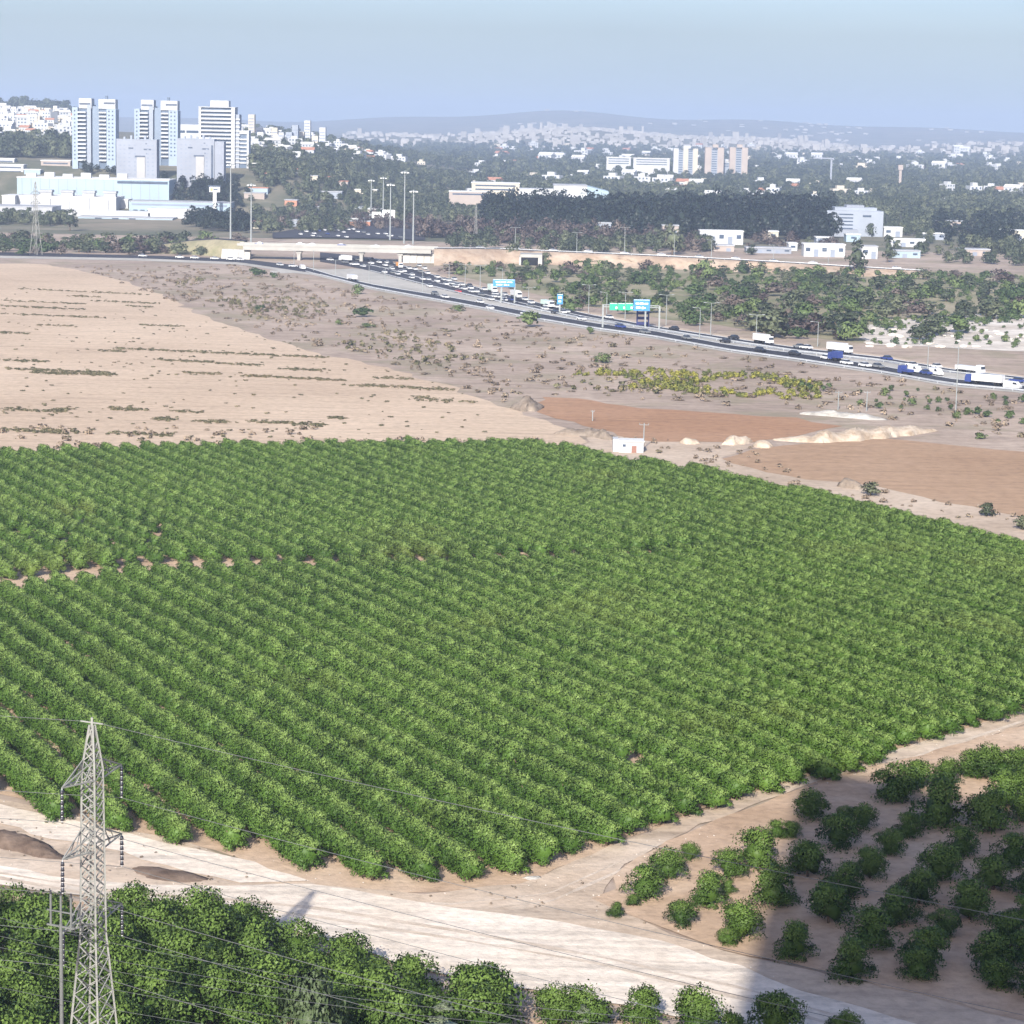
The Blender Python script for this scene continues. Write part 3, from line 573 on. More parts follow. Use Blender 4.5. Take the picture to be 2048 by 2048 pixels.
for (pa, pb) in ((806, 876), (442, 500)):
    xa, xb = P(pa, 510, DB).x - o0.x, P(pb, 510, DB).x - o0.x; n = 5
    for i in range(n):
        a = xa + (xb - xa) * i / n; b = xa + (xb - xa) * (i + 0.96) / n; f = (i + .5) / n if pa > 600 else 1 - (i + .5) / n
        m_ = MB(); zt = zbot - 0.05; yb = 4 * (f * 0.3); m_.V = [(a, yb - 1, -0.2), (b, yb - 1, -0.2), (b, yb + 3.2, zt), (a, yb + 3.2, zt), (a, yb + 6, -0.2), (b, yb + 6, -0.2), (b, yb + 6, zt), (a, yb + 6, zt)]
        m_.F = [(0, 1, 2, 3), (4, 7, 6, 5), (3, 2, 6, 7), (0, 3, 7, 4), (1, 5, 6, 2)]; m_.build('slope_panel', BRW, br)
def embankment(name, pix, mat, wtop=15.0):
    """pix: (x, crest y, toe y)"""
    V = []; toe = []; crest = []
    for x, yc, yt in pix:
        t_ = G(x, yt); D2 = t_.y + 13; c = P(x, yc, D2); c.z = max(c.z, 0.6); toe.append(t_); crest.append(c)
    # finer along the length with a little unevenness
    n = len(pix); cols = []
    for i in range(n - 1):
        m_ = max(2, int((toe[i + 1] - toe[i]).length / 6))
        for j in range(m_ if i < n - 2 else m_ + 1):
            f = j / m_; a = toe[i].lerp(toe[i + 1], f); b = crest[i].lerp(crest[i + 1], f); col_ = []
            for u in (0, .25, .5, .75, 1.0):
                q = a.lerp(b, u); w_ = math.sin(u * math.pi); q = q + Vector((0, rng.normal(0, 1.5) * w_, rng.normal(0, .6) * w_)); col_.append(q)
            col_.append(b + Vector((0, wtop, 0))); col_.append(b + Vector((0, wtop + 12, -b.z - 0.3))); cols.append(col_)
    k = 7; V = [tuple(p) for c in cols for p in c]; F = [(i * k + j, (i + 1) * k + j, (i + 1) * k + j + 1, i * k + j + 1) for i in range(len(cols) - 1) for j in range(k - 1)]
    tag(obj(name, mesh_np(name, V, F, mat, True)), kind='structure')
    a = [c[4] + Vector((0, 1.2, .06)) for c in cols]; b = [c[5] + Vector((0, -1.2, .06)) for c in cols]; m_ = len(a)
    tag(obj('embankment_road', mesh_np('embankment_road', a + b, [(i, i + 1, m_ + i + 1, m_ + i) for i in range(m_ - 1)], ASPH)), kind='structure')
    return a
ER = embankment('embankment', [(868, 498, 531), (940, 498, 530), (1000, 499, 528), (1060, 502, 528), (1130, 505, 531), (1250, 510, 536), (1400, 517, 541), (1600, 528, 549), (1720, 536, 553), (1850, 543, 556)], SAND)
EL = embankment('embankment', [(300, 492, 507), (380, 482, 509), (430, 479, 513), (488, 483, 518)], GREENG)
guardrail([p + Vector((0, -0.7, 0)) for p in ER[::3]], 'pale guardrail along the embankment road east of the bridge')
ub = empty('underpass', G(1062, 531)); tag(ub, 'small dark concrete underpass through the sandy embankment', 'underpass')
s_ = 1 / px_m(ub.location.y)
MB().box(-22 * s_, 22 * s_, -0.6, 16, 16 * s_, 22 * s_).build('lintel', BRC, ub); MB().box(14 * s_, 22 * s_, -0.6, 16, -0.1, 15.9 * s_).build('side_wall', BRW, ub); MB().box(-24 * s_, -20 * s_, -0.6, 16, -0.1, 15.9 * s_).build('side_wall', BRW, ub)
MB().box(-19.9 * s_, 13.9 * s_, -0.3, 0.2, 0, 15.8 * s_).build('shade_panel', plain('painted_shade', (0.012, 0.012, 0.014), 1.0, 0.1), ub)  # black panel painted in for the shade inside the passage

# ------------------------------------------------------------------ vehicles
GLASS = plain('vehicle_glass', (0.03, 0.035, 0.045), 0.12, 0.1, 1.0, spec=0.6); TYRE = plain('tyre_rubber', (0.02, 0.02, 0.02), 0.9, 0.2, 3)
PAINTS = {n: plain('paint_' + n, c, 0.35, 0.05, 0.4, spec=0.5) for n, c in (('white', (0.62, 0.62, 0.62)), ('silver', (0.48, 0.49, 0.50)), ('grey', (0.16, 0.165, 0.17)), ('black', (0.025, 0.025, 0.03)), ('blue', (0.03, 0.05, 0.19)), ('red', (0.45, 0.03, 0.03)), ('green', (0.55, 0.68, 0.60)), ('orange', (0.75, 0.33, 0.06)), ('yellow', (0.75, 0.55, 0.08)))}
def profile(pts, w, taper=0.0):
    """side profile in x,z extruded across y; upper points drawn in by taper"""
    zs = [p[1] for p in pts]; z0, z1 = min(zs), max(zs); V = []
    for s in (-1, 1):
        for x, z in pts: V.append((x, s * (w / 2 - taper * (z - z0) / (z1 - z0 + 1e-6)), z))
    n = len(pts); F = [tuple(range(n)), tuple(2 * n - 1 - i for i in range(n))] + [(i, n + i, n + (i + 1) % n, (i + 1) % n) for i in range(n)]
    return V, F
def pmesh(name, pts, w, mat, taper=0.0): V, F = profile(pts, w, taper); return mesh_np(name, V, F, mat)
CARBODY = [(-2.15, .35), (2.15, .35), (2.2, .62), (2.05, .82), (.95, .95), (-1.75, .98), (-2.2, .85)]; CABIN = [(1.0, .94), (.35, 1.42), (-1.15, 1.45), (-1.85, .96)]
VANBODY = [(-2.5, .35), (2.4, .35), (2.45, .9), (1.9, 1.15), (1.3, 1.95), (-2.45, 2.05)]; VANWIN = [(1.82, 1.2), (1.36, 1.8), (.4, 1.8), (.4, 1.2)]
def wheelmesh(r=0.32, w=0.22): return MB().bar((0, -w / 2, 0), (0, w / 2, 0), r, n=10).mesh('wheel', TYRE, True)
WH = wheelmesh(); WHT = wheelmesh(0.5, 0.3)
_cm = {}
def cm(key, fn):
    if key not in _cm: _cm[key] = fn()
    return _cm[key]
def car(loc, rz, col, label, group, van=False):
    t = empty('van' if van else 'car', loc, rz); tag(t, label, 'van' if van else 'car', group)
    if van:
        obj('body', cm(('vb', col), lambda: pmesh('body', VANBODY, 1.95, PAINTS[col], 0.1)), t); obj('window', cm('vw', lambda: pmesh('window', VANWIN, 1.9, GLASS, 0.0)), t)
    else:
        obj('body', cm(('cb', col), lambda: pmesh('body', CARBODY, 1.78, PAINTS[col], 0.05)), t); obj('cabin', cm('cw', lambda: pmesh('cabin', CABIN, 1.6, GLASS, 0.14)), t)
        obj('roof', cm(('cr', col), lambda: pmesh('roof', [(.3, 1.44), (-1.1, 1.47), (-1.12, 1.5), (.28, 1.47)], 1.3, PAINTS[col], 0.02)), t)
    for sx in (-1.35, 1.38):
        for sy in (-.82, .82): obj('wheel', WH, t, (sx, sy, .32))
    return t
def truck(loc, rz, cabc, boxc, label, L=11.0, Hb=2.6, group=None):
    t = empty('truck', loc, rz); t.scale = (.86, .86, .86); tag(t, label, 'truck', group)
    obj('cab', cm(('tc', cabc), lambda: pmesh('cab', [(0, .6), (2.2, .6), (2.25, 1.6), (1.95, 3.0), (0.0, 3.1)], 2.4, PAINTS[cabc], 0.08)), t, (0.1, 0, 0))
    obj('windscreen', cm('tw', lambda: pmesh('windscreen', [(2.0, 1.75), (2.26, 1.75), (2.06, 2.65), (1.8, 2.65)], 2.1, GLASS)), t, (0.15, 0, 0))
    MB().box(-L, -0.15, -1.25, 1.25, 1.15, 1.15 + Hb).build('cargo_box', PAINTS[boxc], t); MB().box(-L, 0.0, -.5, .5, .75, 1.149).build('chassis', PAINTS['black'], t)
    for sx in (1.1, -1.6, -L + 1.2, -L + 2.4):
        for sy in (-1.0, 1.0): obj('wheel', WHT, t, (sx, sy, .5))
    return t
def road_dir(x, top, bot, f=0.5):
    a = G(x - 6, top(x - 6) + (bot(x - 6) - top(x - 6)) * f); b = G(x + 6, top(x + 6) + (bot(x + 6) - top(x + 6)) * f); return math.atan2(b.y - a.y, b.x - a.x)
def on_road(px, py):
    far = abs(py - (fu(px) + fl(px)) / 2) < abs(py - (nu(px) + nl(px)) / 2)
    return road_dir(px, fu, fl) if far else road_dir(px, nu, nl), far
VEH = [(859, 575, 'white'), (845, 561, 'white'), (874, 565, 'white'), (892, 571, 'white'), (888, 562, 'silver'), (855, 549, 'white'), (830, 541, 'white'), (838, 534, 'silver'), (849, 539, 'white'), (908, 561, 'silver'), (923, 572, 'white'), (941, 579, 'white'), (943, 586, 'silver'), (989, 596, 'white'), (982, 602, 'white'), (960, 607, 'white'), (890, 597, 'white'), (980, 619, 'white'), (1022, 602, 'blue'), (916, 586, 'red'), (824, 552, 'white'), (784, 540, 'silver'), (808, 545, 'white'), (770, 533, 'white'), (758, 527, 'white'), (742, 529, 'white'), (726, 535, 'silver'), (785, 548, 'grey'), (769, 547, 'white'), (705, 531, 'white'), (690, 527, 'grey'), (660, 522, 'white'), (586, 535, 'silver'), (1163, 641, 'white'), (1241, 657, 'blue'), (1217, 638, 'white'), (1374, 680, 'grey'), (1348, 661, 'black'), (1450, 686, 'black'), (1467, 679, 'black'), (1612, 699, 'white'), (1598, 697, 'grey'), (1589, 711, 'black'), (1654, 720, 'white'), (1693, 730, 'white'), (1730, 735, 'white'), (1756, 737, 'grey'), (1773, 721, 'blue'), (1871, 737, 'white'), (1823, 734, 'white'), (1852, 750, 'blue'), (2033, 766, 'blue'), (1060, 615, 'grey'), (1110, 628, 'black'), (1290, 668, 'grey'), (1520, 704, 'black'), (1050, 631, 'white'), (870, 590, 'grey')]
r4 = random.Random(14)
while len(VEH) < 92:
    px = r4.uniform(700, 1150); py = fu(px) + (fl(px) - fu(px)) * r4.choice([.2, .4, .6, .8])
    if all(abs(px - v[0]) > 7 or abs(py - v[1]) > 3.5 for v in VEH): VEH.append((px, py, r4.choice(['white', 'white', 'white', 'silver', 'grey', 'black', 'blue'])))
NMC = {'white': 'white', 'silver': 'silver', 'grey': 'dark grey', 'black': 'black', 'blue': 'blue', 'red': 'red'}
for i, (px, py, c) in enumerate(VEH):
    a, far = on_road(px, py); g = G(px, py, 0.16)
    if px < 1000: lab = '%s car in the queue of traffic coming out from under the overpass' % NMC[c]; grp = '%s cars queueing near the overpass' % NMC[c]
    elif px < 1500: lab = '%s car on the highway between the sign gantries and the trucks' % NMC[c]; grp = '%s cars on the middle stretch of highway' % NMC[c]
    else: lab = '%s car among the trucks at the right end of the highway' % NMC[c]; grp = '%s cars among the trucks' % NMC[c]
    car(g, a + (math.pi if far else 0), c, lab, grp)
for (px, py, cc, bc, L, Hb, lab, fl_) in ((685, 523, 'white', 'white', 9, 2.6, 'white lorry just emerging from under the overpass', 0), (700, 561, 'white', 'white', 9, 2.0, 'long white truck alone on the near carriageway by the overpass', 0), (987, 586, 'white', 'green', 6, 2.8, 'pale green box truck below the first blue sign', 1),
        (1100, 616, 'white', 'green', 9, 1.9, 'pale green and white truck on the far carriageway', 1), (1535, 689, 'white', 'white', 8, 2.4, 'white box truck on the far carriageway beside the dark green tree', 1), (1692, 708, 'white', 'white', 8.5, 2.5, 'white box truck passing behind the blue one', 1),
        (1668, 722, 'blue', 'blue', 3.4, 2.4, 'short dark blue truck on the near carriageway', 0), (1808, 750, 'blue', 'blue', 4, .8, 'blue flatbed truck on the near carriageway', 0), (1955, 749, 'white', 'white', 9, 1.3, 'low white trailer truck on the far carriageway', 1), (1945, 768, 'blue', 'white', 11, 2.3, 'long white articulated truck with a blue cab on the near carriageway', 0), (1036, 597, 'white', 'white', 8, 2.3, 'white truck under the blue sign gantry', 1), (800, 537, 'white', 'orange', 5, 2.0, 'small truck with an orange box in the queue by the abutment', 1)):
    a = on_road(px, py)[0]; truck(G(px, py, 0.16), a + (math.pi if not fl_ else 0.0), cc, bc, lab, L, Hb)
for (px, py, lab) in ((605, 539, 'pale van on the slip road beside the overpass'), (1872, 751, 'white van behind the blue flatbed truck'), (2025, 778, 'white van at the right edge of the near carriageway'), (1830, 746, 'white van just ahead of the blue flatbed truck')):
    car(G(px, py, 0.16), on_road(max(px, 640), py)[0], 'white', lab, None, True)
for k, px in enumerate((286, 360, 390, 430, 462, 480, 560)):
    y = (SU(px) + SL(px)) / 2; car(G(px, y, 0.14), road_dir(px, SU, SL), 'white' if k % 3 else 'silver', 'pale car on the slip road left of the overpass', 'cars on the slip road')
for k, f in enumerate((0.08, 0.3, 0.36, 0.52, 0.7, 0.88)):
    car((o0.x + xl + (xr - xl) * f, DB + 4 + 3.5 * (k % 2), ztop - 0.94), 0 if k % 2 else math.pi, 'white' if k % 3 else 'blue', 'car driving over the overpass bridge deck', 'cars on the overpass')
for k, i in enumerate(range(4, len(ER) - 2, max(1, len(ER) // 13))):
    p = ER[i]; d = ER[i + 1] - ER[i]; car(p + Vector((0, 3 + 4 * (k % 2), 0.02)), math.atan2(d.y, d.x), 'white' if k % 2 else 'silver', 'car on the embankment road beyond the bridge', 'cars on the embankment road')
r5 = random.Random(9)
for k in range(26):
    px = r5.uniform(600, 830); py = r5.uniform(452, 478); g = G(px, py, 0.62); car(g, math.atan2(3.2, -1) + r5.uniform(-.05, .05), r5.choice(['white', 'white', 'silver', 'grey', 'blue']), 'distant car on the highway beyond the overpass', 'cars beyond the overpass')

# ------------------------------------------------------------------ signs, gantries, lamps
SBLUE = plain('sign_blue', (0.05, 0.22, 0.62), 0.5, 0.05, 0.4); SGREEN = plain('sign_green', (0.02, 0.36, 0.22), 0.5, 0.05, 0.4); SWHITE = plain('sign_white', (0.78, 0.78, 0.76), 0.5, 0.05, 0.4); SORANGE = plain('sign_orange', (0.8, 0.40, 0.10), 0.5, 0.1, 0.4)
LAMPG = plain('lamp_grey', (0.26, 0.28, 0.28), 0.5, 0.1, 0.5, metal=0.2)
def local(px, py, D, o): p = P(px, py, D); return p.x - o.x, p.z - o.z
def gantry(base_px, base_py, legs, beam_y, panels, label):
    g0 = G(base_px, base_py); D = g0.y; t = empty('sign_gantry', g0); tag(t, label, 'road sign')
    s = 1 / px_m(D)
    zb = P(base_px, beam_y, D).z - g0.z
    for lx in legs: x = P(lx, base_py, D).x - g0.x; MB().box(x - .28, x + .28, -.28, .28, -0.1, zb + .3).build('leg', LAMPG, t)
    if len(legs) > 1:
        xa = P(legs[0], beam_y, D).x - g0.x; xb = P(legs[-1], beam_y, D).x - g0.x
        for dz in (-.35, .35): MB().box(xa, xb, -.2, .2, zb + dz - .14, zb + dz + .14).build('beam', LAMPG, t)
        for i in range(10): MB().bar((xa + (xb - xa) * i / 10, 0, zb - .3), (xa + (xb - xa) * (i + 1) / 10, 0, zb + .3 if i % 2 else zb + .28), .08).build('brace', LAMPG, t)
    for (x0, x1, y0, y1, mat, marks) in panels:
        a = P(x0, y1, D); b = P(x1, y0, D); ax, az, bx, bz = a.x - g0.x, a.z - g0.z, b.x - g0.x, b.z - g0.z
        pn = MB().box(ax, bx, -.62, -.5, az, bz).build('panel', mat, t)
        MB().box(ax + .1, bx - .1, -.63, -.621, bz - .25, bz - .12).build('border_strip', SWHITE, pn)
        for (u0, u1, v0, v1) in marks:
            MB().box(ax + (bx - ax) * u0, ax + (bx - ax) * u1, -.65, -.622, az + (bz - az) * v0, az + (bz - az) * v1).build('lettering', SWHITE, pn)
    return t
TXT = [(.12, .34, .56, .7), (.38, .6, .54, .72), (.66, .88, .56, .7), (.15, .42, .2, .36), (.5, .62, .16, .36), (.66, .74, .2, .3)]
gantry(1006, 606, (1002, 1029), 568, [(986, 1030, 559, 573, SBLUE, TXT)], 'blue sign board on a gantry above the queue of cars')
gantry(1120, 628, (1119,), 600, [(1114, 1126, 588, 608, SBLUE, [(.2, .8, .55, .75), (.25, .7, .2, .35)])], 'small upright blue sign on one post beside the highway')
gantry(1290, 657, (1205, 1290, 1318), 613, [(1219, 1235, 606, 620, SGREEN, [(.75, .98, .2, .5)]), (1236, 1250, 606, 620, SGREEN, [(.75, .98, .2, .5)]), (1251, 1266, 606, 620, SGREEN, [(.7, .95, .2, .5)]), (1267, 1300, 599, 621, SBLUE, TXT)], 'wide gantry with three green panels and one blue sign')
mt_ = G(1286, 655); t = empty('sign_tower', mt_ + Vector((0, 3, 0))); tag(t, 'dark blue lattice sign tower under the blue gantry panel', 'tower'); NAVY = plain('navy_steel', (0.02, 0.025, 0.11), 0.5, 0.1)
for sx in (-2.0, 2.0):
    for sy in (-.7, .7): MB().box(sx - .22, sx + .22, sy - .22, sy + .22, 0, 6.5).build('leg', NAVY, t)
for z in (0.8, 2.6, 4.4, 6.2): MB().box(-2.2, 2.2, -.95, .95, z, z + .9).build('platform', NAVY, t)
gantry(770, 449, (739, 765, 786), 430, [(744, 763, 424, 436, SWHITE, []), (765, 790, 420, 437, SWHITE, [])], 'white backed sign gantry over the highway beyond the overpass')
def lamp(px, ptop, pbase, label, arms=2, group='highway lamp posts', reach=2.2):
    g0 = G(px, pbase); h = P(px, ptop, g0.y).z - g0.z; t = empty('street_lamp', g0); tag(t, label, 'street lamp', group)
    MB().bar((0, 0, -.1), (0, 0, h), .17, .09, 8).build('pole', LAMPG, t)
    for s in ((-1, 1) if arms == 2 else (-1,)):
        MB().bar((0, 0, h - .05), (s * reach, 0, h + .15), .07, .06, 6).build('arm', LAMPG, t); MB().box(s * reach - .45, s * reach + .45, -.2, .2, h + .06, h + .26).build('lamp_head', LAMPG, t)
for k, (px, a, b) in enumerate([(588, 500, 532), (627, 500, 542), (671, 520, 552), (738, 530, 566), (770, 535, 573), (845, 540, 585), (898, 529, 566), (930, 529, 574), (960, 531, 580), (1004, 537, 596), (1057, 575, 606), (1177, 570, 626), (1213, 585, 628), (1250, 585, 640), (1332, 590, 650), (1399, 616, 676), (1421, 606, 671), (1512, 630, 684), (1635, 644, 693), (1855, 690, 738)]):
    lamp(px, a, b, 'grey double armed lamp post beside the highway, %s along from the overpass' % ORD[k], 2 if k % 3 else 1)
for k, (px, a, b) in enumerate([(1028, 455, 497), (1152, 465, 505), (1250, 455, 508), (1352, 470, 512), (1430, 480, 522), (1548, 490, 528), (1660, 500, 535)]):
    i = int(np.argmin([abs(toPix(p)[0] - px) for p in ER])); q = ER[i] + Vector((0, 6, 0)); h = P(px, a, q.y).z - q.z
    t = empty('street_lamp', q); tag(t, 'tall lamp post on the embankment road, %s from the bridge' % ORD[k], 'street lamp', 'embankment lamp posts')
    MB().bar((0, 0, 0), (0, 0, h), .2, .1, 8).build('pole', LAMPG, t); MB().bar((-2.2, 0, h), (2.2, 0, h), .07, .07, 6).build('arm', LAMPG, t)
    for s in (-2.2, 2.2): MB().box(s - .4, s + .4, -.18, .18, h - .05, h + .12).build('lamp_head', LAMPG, t)
def high_mast(px, ptop, pbase, label, D=None):
    g0 = G(px, pbase) if D is None else Vector((P(px, pbase, D).x, D, P(px, pbase, D).z)); h = P(px, ptop, g0.y).z - g0.z; t = empty('high_mast_lamp', g0); tag(t, label, 'street lamp', 'high mast lamps')
    MB().bar((0, 0, -.1), (0, 0, h), .55, .28, 10).build('mast', LAMPG, t); MB().bar((0, 0, h - 1.0), (0, 0, h - .6), 2.0, 2.0, 12).build('head_ring', LAMPG, t)
    lm = MB().box(-.35, .35, -.35, .35, -.5, .0).mesh('floodlight', SWHITE)
    for k in range(8): obj('floodlight', lm, t, (2.0 * math.cos(k * .785), 2.0 * math.sin(k * .785), h - 1.0))
for (px, a, b, lab) in ((461, 326, 486, 'tall lamp mast in front of the tower with the black striped side'), (502, 366, 490, 'shorter lamp mast right of the tower blocks'), (742, 358, 432, 'far thin lamp mast beyond the overpass beside another'), (766, 353, 434, 'far lamp mast just left of the tall pair'), (780, 366, 480, 'lamp mast rising behind the white sign gantry'), (808, 341, 487, 'tallest lamp mast above the overpass'), (826, 379, 489, 'lamp mast standing right of the tallest one'), (1163, 385, 455, 'pale lamp mast in front of the dark wood')): high_mast(px, a, b, lab)
# ------------------------------------------------------------------ buildings
WHITEW = plain('white_render', (0.43, 0.44, 0.45), 0.85, 0.06, 0.1); GREYW = plain('grey_blue_render', (0.27, 0.30, 0.35), 0.85, 0.08, 0.08); COREW = plain('blue_grey_panel', (0.17, 0.215, 0.28), 0.6, 0.06, 0.08)
CREAM = plain('cream_render', (0.45, 0.41, 0.34), 0.85, 0.08, 0.1); BEIGE = plain('beige_render', (0.34, 0.29, 0.26), 0.85, 0.08, 0.1); PALEB = plain('pale_blue_cladding', (0.28, 0.36, 0.42), 0.6, 0.06, 0.05); SLABW = plain('slab_wall', (0.25, 0.27, 0.315), 0.9, 0.08, 0.06)
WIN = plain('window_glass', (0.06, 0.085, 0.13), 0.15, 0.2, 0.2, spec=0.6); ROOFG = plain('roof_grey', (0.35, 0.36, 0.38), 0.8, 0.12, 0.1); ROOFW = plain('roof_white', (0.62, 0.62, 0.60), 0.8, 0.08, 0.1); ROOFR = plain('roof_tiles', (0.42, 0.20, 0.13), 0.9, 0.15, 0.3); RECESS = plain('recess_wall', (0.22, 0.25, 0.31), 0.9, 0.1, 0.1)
class Bld:
    """a building laid out by photograph pixels at forward distance D; local x right, y away, z up"""
    def __init__(s, name, label, cat, xc, D, zb=None, group=None, yaw=0.0):
        p = P(xc, 300, D); s.D = D; s.m = D / FOC; z = H1(p.x, D) if zb is None else zb; s.o = Vector((p.x, D, z)); s.t = empty(name, s.o, yaw); tag(s.t, label, cat, group); s.xc = xc
    def x(s, px): return (px - s.xc) * s.m
    def z(s, py, px=None): return P(s.xc if px is None else px, py, s.D).z - s.o.z
    def box(s, part, x0, x1, yt, yb, y0, y1, mat, parent=None, px=None):
        zb = -2.0 if yb is None else s.z(yb, px); return MB().box(s.x(x0), s.x(x1), y0, y1, zb, s.z(yt, px)).build(part, mat, parent or s.t)
    def boxz(s, part, x0, x1, z0, z1, y0, y1, mat, parent=None): return MB().box(s.x(x0), s.x(x1), y0, y1, z0, z1).build(part, mat, parent or s.t)
    def cells(s, part, xs, zs, w, h, y, mat, parent=None, d=0.12):
        me = MB().box(-w / 2, w / 2, -d, d, -h / 2, h / 2).mesh(part, mat)
        for x in xs:
            for z in zs: obj(part, me, parent or s.t, (x, y, z))
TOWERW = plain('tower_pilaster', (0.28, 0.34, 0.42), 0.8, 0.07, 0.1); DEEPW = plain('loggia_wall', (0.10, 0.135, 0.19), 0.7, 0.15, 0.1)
def twin(x0, top, label, D):
    b = Bld('tower_block', label, 'tower block', x0 + 44, D); FH = 3.0; zt = b.z(top + 18); n = int(zt / FH)
    X = lambda v: x0 + v
    b.boxz('pilaster', X(0), X(11), -2, zt, 0, 16, TOWERW); b.boxz('pilaster', X(68), X(86), -2, zt - 1, 0, 16, TOWERW)
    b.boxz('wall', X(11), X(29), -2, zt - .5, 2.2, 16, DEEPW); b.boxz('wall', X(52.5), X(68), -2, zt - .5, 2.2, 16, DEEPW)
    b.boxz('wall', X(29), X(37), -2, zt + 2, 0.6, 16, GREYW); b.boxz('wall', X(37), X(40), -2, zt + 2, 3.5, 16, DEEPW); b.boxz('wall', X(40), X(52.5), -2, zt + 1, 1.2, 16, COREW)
    b.box('penthouse', X(13), X(38), top, top + 20, 1, 14, WHITEW); b.box('penthouse', X(52), X(85), top + 1, top + 20, 1, 14, WHITEW)
    b.box('penthouse_window', X(14), X(36), top + 9, top + 13, .9, 1.2, WIN); b.box('penthouse_window', X(62), X(84), top + 7, top + 11, .9, 1.2, WIN)
    b.box('roof_tank', X(63), X(68), top - 6, top + 2, 5, 8, DEEPW)
    for (a, c) in ((10.5, 27), (53, 67.5)):
        me = MB().box(b.x(X(a)), b.x(X(c)), -.4, 2.0, 0, 1.15).mesh('balcony', WHITEW)
        for k in range(2, n): obj('balcony', me, b.t, (0, 0, k * FH))
    zs = [k * FH + 1.6 for k in range(2, n)]
    b.cells('window', [b.x(X(5))], zs, 1.0, 1.2, -.03, WIN); b.cells('window', [b.x(X(73)), b.x(X(80))], zs, 1.1, 1.2, -.03, WIN)
    return b
twin(145, 197, 'leftmost twin tower block with white balconies and a grey blue core', 1920)
twin(269, 200, 'second twin tower block, partly behind the pale slab block', 1960)
# third tower with a lower wing
b = Bld('tower_block', 'white tower block with banded balconies and a lower wing', 'tower block', 435, 1950); zt = b.z(215); FH = 3.0; n = int(zt / FH)
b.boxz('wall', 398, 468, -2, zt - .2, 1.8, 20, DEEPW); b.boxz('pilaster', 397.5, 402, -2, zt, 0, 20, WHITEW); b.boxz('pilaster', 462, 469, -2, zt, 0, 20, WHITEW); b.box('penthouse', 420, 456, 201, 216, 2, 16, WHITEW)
b.boxz('roof', 397, 470, zt, zt + .5, -.3, 20.3, WHITEW)
b.boxz('wall', 469, 477, -2, zt - 5, 3, 19, GREYW)
me = MB().box(b.x(402), b.x(462), -.5, 1.7, 0, 1.25).mesh('balcony', WHITEW); me2 = MB().box(b.x(469.5), b.x(478.5), 2.2, 2.95, 0, 1.1).mesh('balcony', WHITEW)
for k in range(1, n): obj('balcony', me, b.t, (0, 0, k * FH + .3))
for k in range(1, n - 2): obj('balcony', me2, b.t, (0, 0, k * FH + .3))
b.box('wing', 477.5, 493, 266, None, 4, 18, DEEPW); b.box('wing_roof', 476, 496, 260, 267, 3, 18, WHITEW); b.box('wing_pilaster', 492, 496, 267.2, None, 3, 18, WHITEW)
me = MB().box(b.x(478.5), b.x(491.8), 3.0, 3.9, 0, 1.2).mesh('wing_balcony', WHITEW)
for k in range(1, int(b.z(268) / FH)): obj('wing_balcony', me, b.t, (0, 0, k * FH))
b = Bld('office_building', 'low white building between the second and third towers', 'building', 380, 2050)
b.box('wall', 358, 402, 249, None, 0, 14, WHITEW); b.box('window_band', 360, 370, 261, 266, -.1, .1, WIN); b.box('window_band', 373, 401, 261, 266, -.1, .1, WIN)
STAIRW = plain('stairwell_render', (0.36, 0.355, 0.35), 0.9, 0.08, 0.1)
def slab(x0, x1, top, label, D, strips):
    b = Bld('slab_block', label, 'building', (x0 + x1) / 2, D); b.box('wall', x0, x1, top, None, 0, 14, SLABW); zt = b.z(top)
    b.boxz('roof', x0 - .5, x1 + .5, zt, zt + .6, -.2, 14.2, GREYW); b.box('stairwell', (x0 + x1) / 2 + 1, (x0 + x1) / 2 + 17, top + 34, None, -.8, 0, STAIRW); b.box('stairwell_slot', (x0 + x1) / 2 - 3, (x0 + x1) / 2 + 17, top + 31, top + 34, -.9, 0, WIN)
    for (a, c, p, q) in ((.30, .42, 15, 18), (.68, .86, 17, 20), (.72, .76, 6, 8), (.74, .77, 26, 28)): b.box('window', x0 + (x1 - x0) * a, x0 + (x1 - x0) * c, top + p, top + q, -.1, .1, WIN)
    zs = np.arange(4, zt - 3, 3.0); b.cells('window', [b.x(x0 + (x1 - x0) * f) for f in strips], list(zs), 1.3, .9, -.02, RECESS)
    for k in range(5): b.boxz('roof_tank', x0 + (x1 - x0) * (.15 + .17 * k), x0 + (x1 - x0) * (.15 + .17 * k) + 4, zt + .6, zt + 2.2 + (k % 2), 5, 8, GREYW)
    return b
slab(233, 313, 280, 'pale grey slab block between the twin towers', 1860, (.1, .2, .32, .46, .78, .9))
b = slab(354, 428, 279, 'pale grey slab block in front of the third tower', 1850, (.12, .24, .36, .66, .8))
b.box('stair_slot', 422, 426, 290, None, -.2, 0.0, WIN); b.box('annex', 428.2, 447, 282, None, 1.0, 14, SLABW)
